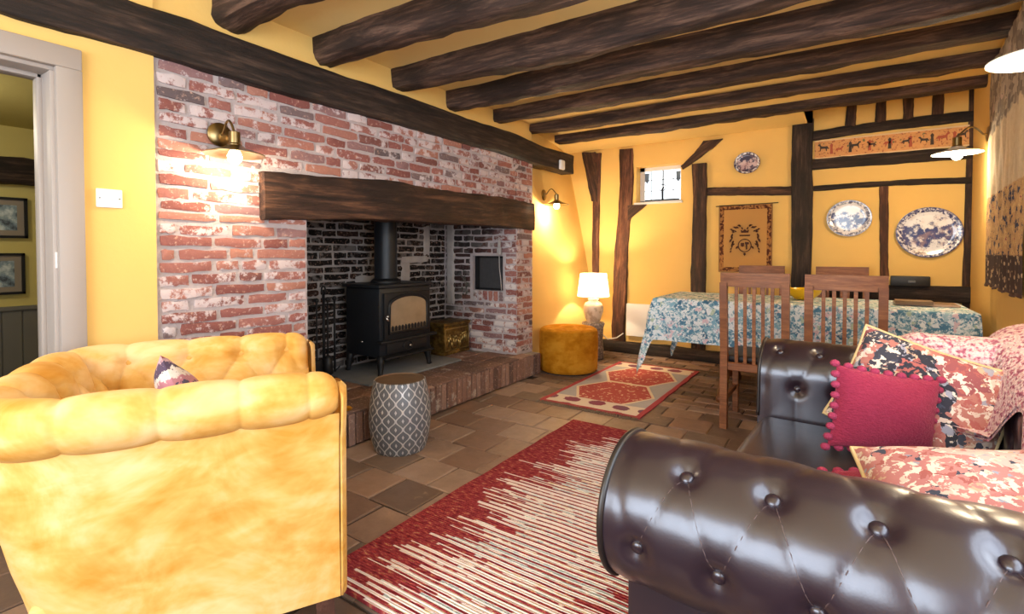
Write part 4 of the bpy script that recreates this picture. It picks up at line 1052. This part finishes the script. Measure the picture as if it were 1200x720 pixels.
def cushion(name, lab, w, h, t, mat, seed, c, ux, uy, group=None, piping=None, pompoms=False, **k):
    m, e = pillow(w, h, t, seed, **k)
    T = thing(name, lab, 'cushion', (0, 0, 0), 0, group)
    m.build('cover', mat, T, True)
    if piping: MB().tube(e, .0055, 8, True).build('piping', piping, T, True)
    if pompoms:
        pm = MB().ball((0, 0, 0), .0125, 8, 1.2, 1, 1).mesh('pompom', 'pompom', True)
        for i in range(0, len(e), 3): 
            p = Vector(e[i]); link(pm, 'pompom', T, (p.x * 1.025, p.y * 1.025, p.z))
    orient(T, c, ux, uy); return T
cushion('patterned_cushion', 'large dark floral and red patterned cushion with cream piping against the sofa back', .45, .37, .13, 'kilim_print', 1, (.20, 2.17, .628), (.34, -.08, -.10), (.10, .13, .28), None, 'cream_piping')
cushion('pompom_cushion', 'raspberry chenille cushion edged with pompoms leaning on the patterned cushion', .335, .26, .12, 'raspberry_chenille', 5, (.095, 1.99, .605), (.28, .17, -.05), (.03, .05, .26), None, None, True)
cushion('patterned_cushion', 'rose red patterned cushion with cream piping resting against the rolled arm', .46, .42, .14, 'rose_print', 9, (.265, 1.40, .585), (.95, .10, .16), (-.05, .85, .30), None, 'cream_piping')
cushion('pompom_cushion', 'raspberry pompom cushion mostly hidden under the rose patterned cushion', .30, .26, .09, 'raspberry_chenille', 6, (.135, 1.555, .50), (.9, .35, .1), (-.3, .85, .25), None, None, True)

# knitted pink throw over the back of the sofa
n = NT('pink_knit', 1.0, spec=.05); o = n.co()
n.col(n.ramp(n.noise(n.co(scale=(1, .6, 1)), 75, 3, .6), [(.38, '#a8607a'), (.46, '#cfa0b0'), (.54, '#e8d2d6'), (.7, '#dfc0c8')])); n.bump(n.vor(n.co(), 90, 'F1', 'Distance'), .9, .008); MT['pink_knit'] = n.m
TH = thing('knitted_throw', 'pink and white chunky knitted throw draped over the sofa back', 'throw', (-.375, 1.0, 0), SR)
def soft(a, b, k=.03):
    h_ = max(0, k - abs(a - b)) / k; return max(a, b) + h_ * h_ * k / 4
def roll(t, c, zc):      # height of a rolled top at distance t across it
    d = abs(t - c); r = AR + .012
    return zc + math.sqrt(r * r - d * d) if d < r * .985 else zc + r * .17 - (d - r * .985) * 3.0
def thr(u, v, off):
    yy = lerp(.72, 1.655, v)                         # along the sofa
    xl = lerp(.70, .40, sst(.95, 1.36, yy)) + .02 * noise.noise((yy * 5, 1, 2)); xr = 1.02
    x = lerp(xl, xr, u)
    z = soft(roll(x, XB + .135, .645), roll(yy, Y2 + .0, .60) if x < XB + .2 else -1)
    z = max(z, .56) + off + .008 * noise.noise((x * 7, yy * 7, 3)) + .045 * sst(1.15, 1.42, yy) * sst(.40, .52, x)
    return (x, yy, z)
m = MB().grid(lambda u, v: thr(u, v, .016), 60, 70).grid(lambda u, v: thr(u, v, .002), 60, 70)
m.build('knit', 'pink_knit', TH, True)

# ------------------------------------------------------------------ mustard velvet snuggle chair
YCt = thing('velvet_armchair', 'wide mustard velvet armchair with a deep buttoned curved back', 'armchair', (-1.745, .775, 0), -math.radians(28))
HW, HD, RC = .40, .37, .17           # half width / half depth at the ridge, corner radius
def upath(s):
    # s in 0..1 along the U: right arm front -> rear -> left arm front ; returns pos, outward normal
    a = 2 * HD - RC; c = RC * PI / 2; b = 2 * HW - 2 * RC; T = 2 * a + 2 * c + b; d = s * T
    if d < a: return Vector((HW, HD - d)), Vector((1, 0)), T
    d -= a
    if d < c: t = d / RC; return Vector((HW - RC + RC * math.cos(t), -HD + RC - RC * math.sin(t))), Vector((math.cos(t), -math.sin(t))), T
    d -= c
    if d < b: return Vector((HW - RC - d, -HD)), Vector((0, -1)), T
    d -= b
    if d < c: t = d / RC; return Vector((-HW + RC - RC * math.sin(t), -HD + RC - RC * math.cos(t))), Vector((-math.sin(t), -math.cos(t))), T
    d -= c
    return Vector((-HW, -HD + RC + d)), Vector((-1, 0)), T
TU = upath(0)[2]
yp = Prof([(-.125, .36), (-.115, .46), (-.10, .58), (-.075, .67)] + arcp(-.005, .715, .058, 160, -75, 26))
ya, yb = TU / 13, .135
yv0 = yp.L * .60; yrows = [yv0 - 2 * yb, yv0 - yb, yv0]
def ypt(s, v):
    p, nn, T = upath(s); q = yp.at(v); w = yp.nrm(v); d = tuft(s * T, v, ya, yb, ya / 2, yv0, yrows[0], yrows[2], (.026 if v < yv0 else lerp(.026, .014, min(1, (v - yv0) / .05))), .022, .03)
    e = sst(0, .04, min(s, 1 - s)); d = d * e
    rake = 0
    tt = min(1, min(s, 1 - s) * T / .045); kk = lerp(.55, 1, math.sqrt(1 - (1 - tt) ** 2))
    o_ = q.x + w.x * d; z = q.y + w.y * d
    if q.y > .62: o_ = -.01 + (o_ + .01) * kk; z = .69 + (z - .69) * kk
    xy = p + nn * o_
    rear = sst(.1, -HD, p.y); xy += Vector((0, -.05)) * rear * (z - .4) / .35
    return (xy.x, xy.y, z)
o = MB().grid(lambda a, b: ypt(a, b * yp.L), 420, 90).build('buttoned_back', 'mustard_velvet', YCt, True)
bt = MB().ball((0, 0, 0), .012, 10, 1, 1, .6).mesh('button', 'mustard_velvet', True)
for r_, v in enumerate(yrows):
    for k in range(14):
        s = (ya / 2 + k * ya + (ya / 2 if (r_ - 2) % 2 else 0)) / TU
        if .03 < s < .97:
            p, nn, T = upath(s); w = yp.nrm(v); nv = Vector((nn.x * w.x, nn.y * w.x, w.y)); ob = link(bt, 'button', o, Vector(ypt(s, v)) + nv * .004); ob.rotation_euler = nv.to_track_quat('Z', 'Y').to_euler()
def opn(s, v):
    p, nn, T = upath(s); z = lerp(.14, .665, v); rear = sst(.2, -HD, p.y)
    oo = .028 - .012 * math.sin(PI * v) * (1 - rear) + .003 * noise.noise((s * 14, v * 5, 2))
    xy = p + nn * oo; xy += Vector((0, -.05)) * rear * (z - .4) / .35 + Vector((0, .05)) * rear * (1 - v) ** 2
    return (xy.x, xy.y, z)
MB().grid(opn, 160, 30).build('outer_panel', 'mustard_velvet', YCt, True)
for sg in (1, -1):   # padded fronts of the arms
    m = MB()
    def fr_arm(u, v):
        z = lerp(.14, .745, v); wdt = .07 + (.012 if z > .62 else 0) * 1; cx = HW - .045 + (.012 * sst(.6, .72, z))
        top = 1 if z < .70 else math.sqrt(max(.02, 1 - ((z - .70) / .048) ** 2))
        a = lerp(-1, 1, u); return (sg * (cx + a * wdt * top), HD + .028 * math.sqrt(max(0, 1 - a * a * .96)) * (1 if v < .98 else .5), z)
    m.grid(fr_arm, 16, 40); m.build('arm_front', 'mustard_velvet', YCt, True)
    MB().tube([fr_arm(1, k / 20) for k in range(21)] + [], .004, 6).build('piping', 'mustard_velvet', YCt, True)
MB().rbox(-HW + .07, HW - .07, -HD + .05, HD + .02, .28, .46, .05, 4).build('seat_cushion', 'mustard_velvet', YCt, True)
MB().rbox(-HW + .01, HW - .01, -HD + .06, HD + .01, .14, .30, .012).build('seat_rail', 'mustard_velvet', YCt, ang=40)
for sx in (-1, 1):
    for sy in (-1, 1): MB().grid(lambda u, v: (sx * (HW - .04) + lerp(.022, .03, v) * math.cos(u * 2 * PI + PI / 4) * 1.3 + sx * .01 * (1 - v), sy * (HD - .04) + lerp(.022, .03, v) * math.sin(u * 2 * PI + PI / 4) * 1.3 + sy * .012 * (1 - v), .15 * v), 4, 5, True).build('leg', 'leg_walnut', YCt, ang=30)
n = NT('stripe_knit', .95); o = n.co(); s = n.sep(o)
n.col(n.ramp(n.math('FRACT', n.math('ADD', n.math('MULTIPLY', s[1], 7.0), n.math('MULTIPLY', n.noise(o, 60, 3, .7), .55))), [(0, '#4b3a4e'), (.18, '#b08a8e'), (.3, '#8c4a4e'), (.45, '#d8cfc8'), (.55, '#4b4258'), (.7, '#a9707a'), (.85, '#c9bdb4')], 'CONSTANT')); n.bump(n.noise(o, 150, 2), .5, .005); MT['stripe_knit'] = n.m
cushion('striped_cushion', 'striped plum and grey woven cushion on the mustard armchair', .34, .30, .11, 'stripe_knit', 3, (-1.64, .705, .645), (.80, -.45, .35), (-.30, -.22, .9))

# ------------------------------------------------------------------ dining table, cloth, chairs
TX0, TX1, TY0, TY1, TZ = -1.30, .64, 3.99, 4.74, .755
TB = thing('dining_table', 'oak pedestal dining table under the blue floral cloth', 'table', ((TX0 + TX1) / 2, (TY0 + TY1) / 2, 0))
lx, ly = (TX1 - TX0) / 2, (TY1 - TY0) / 2
MB().rbox(-lx + .01, lx - .01, -ly + .01, ly - .01, TZ - .035, TZ - .004, .008).build('tabletop', 'chair_oak', TB, ang=40)
for px in (-.47, .55):
    MB().lathe([(.05, .12), (.065, .2), (.045, .3), (.06, .45), (.05, .6), (.08, .72)], 20, (px, 0, 0)).build('pedestal', 'chair_oak', TB, True, 50)
    for sg in (-1, 1):
        MB().tube([(px, sg * .03, .26), (px, sg * .14, .22), (px, sg * .26, .10), (px, sg * .36, .03), (px, sg * .42, .022)], [.034, .036, .034, .030, .022], 8).build('foot', 'chair_oak', TB, True)
n = NT('floral_cloth', .9, spec=.1); o = n.co(); wv = n.vadd(o, n.vscale(n.noise(o, 18, 3, .6, 0, 1), .035))
cel = n.sep(n.vor(wv, 26)); fl = n.ramp(cel[0], [(0, '#55809a'), (.18, '#84aec0'), (.32, '#e2e6e8'), (.5, '#5c8aa3'), (.6, '#a9c5cc'), (.70, '#dcc0c6'), (.82, '#456c88'), (.88, '#b4c4b0'), (.93, '#e6e8ea')], 'CONSTANT')
fl2 = n.ramp(n.noise(wv, 60, 3, .6), [(.38, '#557f9a'), (.46, '#93b8c4'), (.54, '#e9ebea')])
n.col(n.mix(n.sm(n.noise(wv, 36, 3), .44, .56), fl, fl2)); MT['floral_cloth'] = n.m
DR = .345
def cloth_pt(u, v):
    X = lerp(-lx - DR, lx + DR, u); Yv = lerp(-ly - DR, ly + DR, v)
    cx, cy = max(-lx, min(lx, X)), max(-ly, min(ly, Yv)); ox, oy = X - cx, Yv - cy; r = math.hypot(ox, oy)
    z = TZ + .002 * noise.noise((X * 4, Yv * 4, 1))
    if r < 1e-6: return (X, Yv, z)
    dx, dy = ox / r, oy / r
    w = .016 * math.sin((X if abs(oy) > abs(ox) else Yv) * 15 + 1) * min(1, r / .15) + .02 * noise.noise((X * 2.3, Yv * 2.3, 4)) * r / DR
    rr = .012
    flare = rr * min(1, r / .02) + .05 * r + .24 * r * (2 * abs(dx * dy)) + abs(w) * .9
    if ox > 0: flare *= .25
    drop = max(0, r - .008) * .985 * (1.0 + .35 * min(1, min(abs(ox), abs(oy)) / .2))
    return (cx + dx * flare, cy + dy * flare, z - drop)
def warp(t, n0): return t
us = sorted(set([k / 130 for k in range(131)])); 
TC = thing('tablecloth', 'blue floral cotton cloth hanging over the dining table', 'tablecloth', ((TX0 + TX1) / 2, (TY0 + TY1) / 2, 0))
MB().grid(cloth_pt, 150, 90).build('cloth', 'floral_cloth', TC, True)

plain('seat_black', '#1d1a1e', .55, bump=(40, .2, .004))
def dining_chair(loc, rz, label):
    t = thing('dining_chair', label, 'chair', loc, rz, 'slatted oak dining chairs')
    w = .1925
    for sg in (-1, 1):
        x = sg * (w - .021)
        MB().grid(lambda u, v: (x + .021 * math.copysign(1, math.cos(u * 2 * PI + PI / 4)), -.006 + .05 * sst(.45, 0, v) * -1 * 0 - .035 * sst(.40, 1, v) + .024 * math.copysign(1, math.sin(u * 2 * PI + PI / 4)), v * .93), 4, 14, True).build('back_post', 'chair_oak', t, ang=30)
        MB().rbox(x - .019, x + .019, .375, .413, 0, .42, .003, 1).build('leg', 'chair_oak', t)
        MB().rbox(x - .011, x + .011, .015, .385, .17, .20, .003, 1).build('stretcher', 'chair_oak', t)
        MB().rbox(x - .012, x + .012, .01, .39, .37, .425, .003, 1).build('seat_rail', 'chair_oak', t)
    MB().grid(lambda u, v: ((u - .5) * 2 * w, -.04 - .012 * math.sin(PI * u) + (.024 if v < .5 else 0) * 0, lerp(.905, .992, v)), 12, 6).grid(lambda u, v: ((u - .5) * 2 * w, -.012 - .012 * math.sin(PI * u), lerp(.905, .992, v)), 12, 6).grid(lambda u, v: ((u - .5) * 2 * w, lerp(-.04, -.012, v) - .012 * math.sin(PI * u), .992), 12, 2).grid(lambda u, v: ((u - .5) * 2 * w, lerp(-.04, -.012, v) - .012 * math.sin(PI * u), .905), 12, 2).grid(lambda u, v: (-w, lerp(-.04, -.012, u), lerp(.905, .992, v)), 2, 2).grid(lambda u, v: (w, lerp(-.04, -.012, u), lerp(.905, .992, v)), 2, 2).build('top_rail', 'chair_oak', t, ang=30)
    MB().rbox(-w + .03, w - .03, -.014, .012, .375, .425, .003, 1).build('back_rail', 'chair_oak', t)
    for k in range(5):
        x = -w + .042 + (2 * w - .084) * (k + 1) / 6
        MB().grid(lambda u, v: (x + .0095 * math.copysign(1, math.cos(u * 2 * PI + PI / 4)), -.002 - .028 * v - .006 * math.sin(PI * v) + .007 * math.copysign(1, math.sin(u * 2 * PI + PI / 4)), lerp(.415, .915, v)), 4, 8, True).build('slat', 'chair_oak', t)
    MB().rbox(-w + .005, w - .005, .03, .42, .42, .465, .018, 3).build('seat', 'seat_black', t, True)
    MB().rbox(-w + .03, w - .03, .38, .40, .36, .42, .003, 1).build('front_rail', 'chair_oak', t)
    return t
c1 = dining_chair((-.485, 3.40, 0), 0, 'slatted oak dining chair with its back to the sofa, in front of the crest tapestry')
dup(c1, (-.022, 3.36, 0), 0, 'slatted oak dining chair with its back to the sofa, closest to the leather arm')
dup(c1, (-.69, 5.20, 0), PI, 'slatted oak dining chair between table and end wall, below the crest tapestry')
dup(c1, (-.06, 5.19, 0), PI, 'slatted oak dining chair between table and end wall, below the smaller oval plate')

# things on the table and ledge
plain('yellow_glaze', '#e0b010', .25); plain('black_case', '#171415', .5); plain('brown_card', '#7a6048', .7); plain('pale_card', '#b79a88', .7)
B = thing('yellow_bowl', 'bright yellow bowl on the dining table between the chairs', 'bowl', (-.29, 4.42, TZ + .003))
MB().lathe([(.001, .012), (.05, .012), (.10, .05), (.118, .085), (.123, .085), (.106, .045), (.055, .0), (.001, .0)], 40).build('bowl', 'yellow_glaze', B, True, 50)
MB().lathe([(.052, 0), (.05, .006)], 32).build('foot_ring', 'yellow_glaze', B)
t = thing('black_case', 'flat black case standing on the timber rail under the large platter', 'case', (.42, YE - .075, .835))
MB().rbox(-.135, .125, -.02, .03, 0, .085, .006).build('body', 'black_case', t, ang=40); MB().rbox(-.02, .03, -.024, -.018, .03, .05, .002).build('clasp', 'lead', t)
for k, (x, y, sx, sy, zz, mm, lab) in enumerate(((.43, 4.45, .17, .12, .012, 'pale_card', 'pale folded mat on the table end by the wall'), (.36, 4.36, .10, .07, .022, 'brown_card', 'small brown booklet on the table end by the wall'))):
    t = thing('table_mat' if k == 0 else 'booklet', lab, 'mat' if k == 0 else 'book', (x, y, TZ + .003 + .012 * k))
    MB().rbox(-sx, sx, -sy, sy, 0, zz, .002).build('board' if k == 0 else 'cover', mm, t)
    if k: MB().box(-sx + .004, sx + .001, -sy + .004, sy - .004, .004, zz - .004).build('pages', 'white_paint', t)
    else: MB().box(-sx + .01, sx - .01, -sy + .01, sy - .01, zz, zz + .001).build('inlay', 'brown_card', t)
point('hall_fill', (-3.9, .2, 1.85), 11, (1, .88, .7), .1)  # added fill light with no fixture, brightens the room beyond the doorway
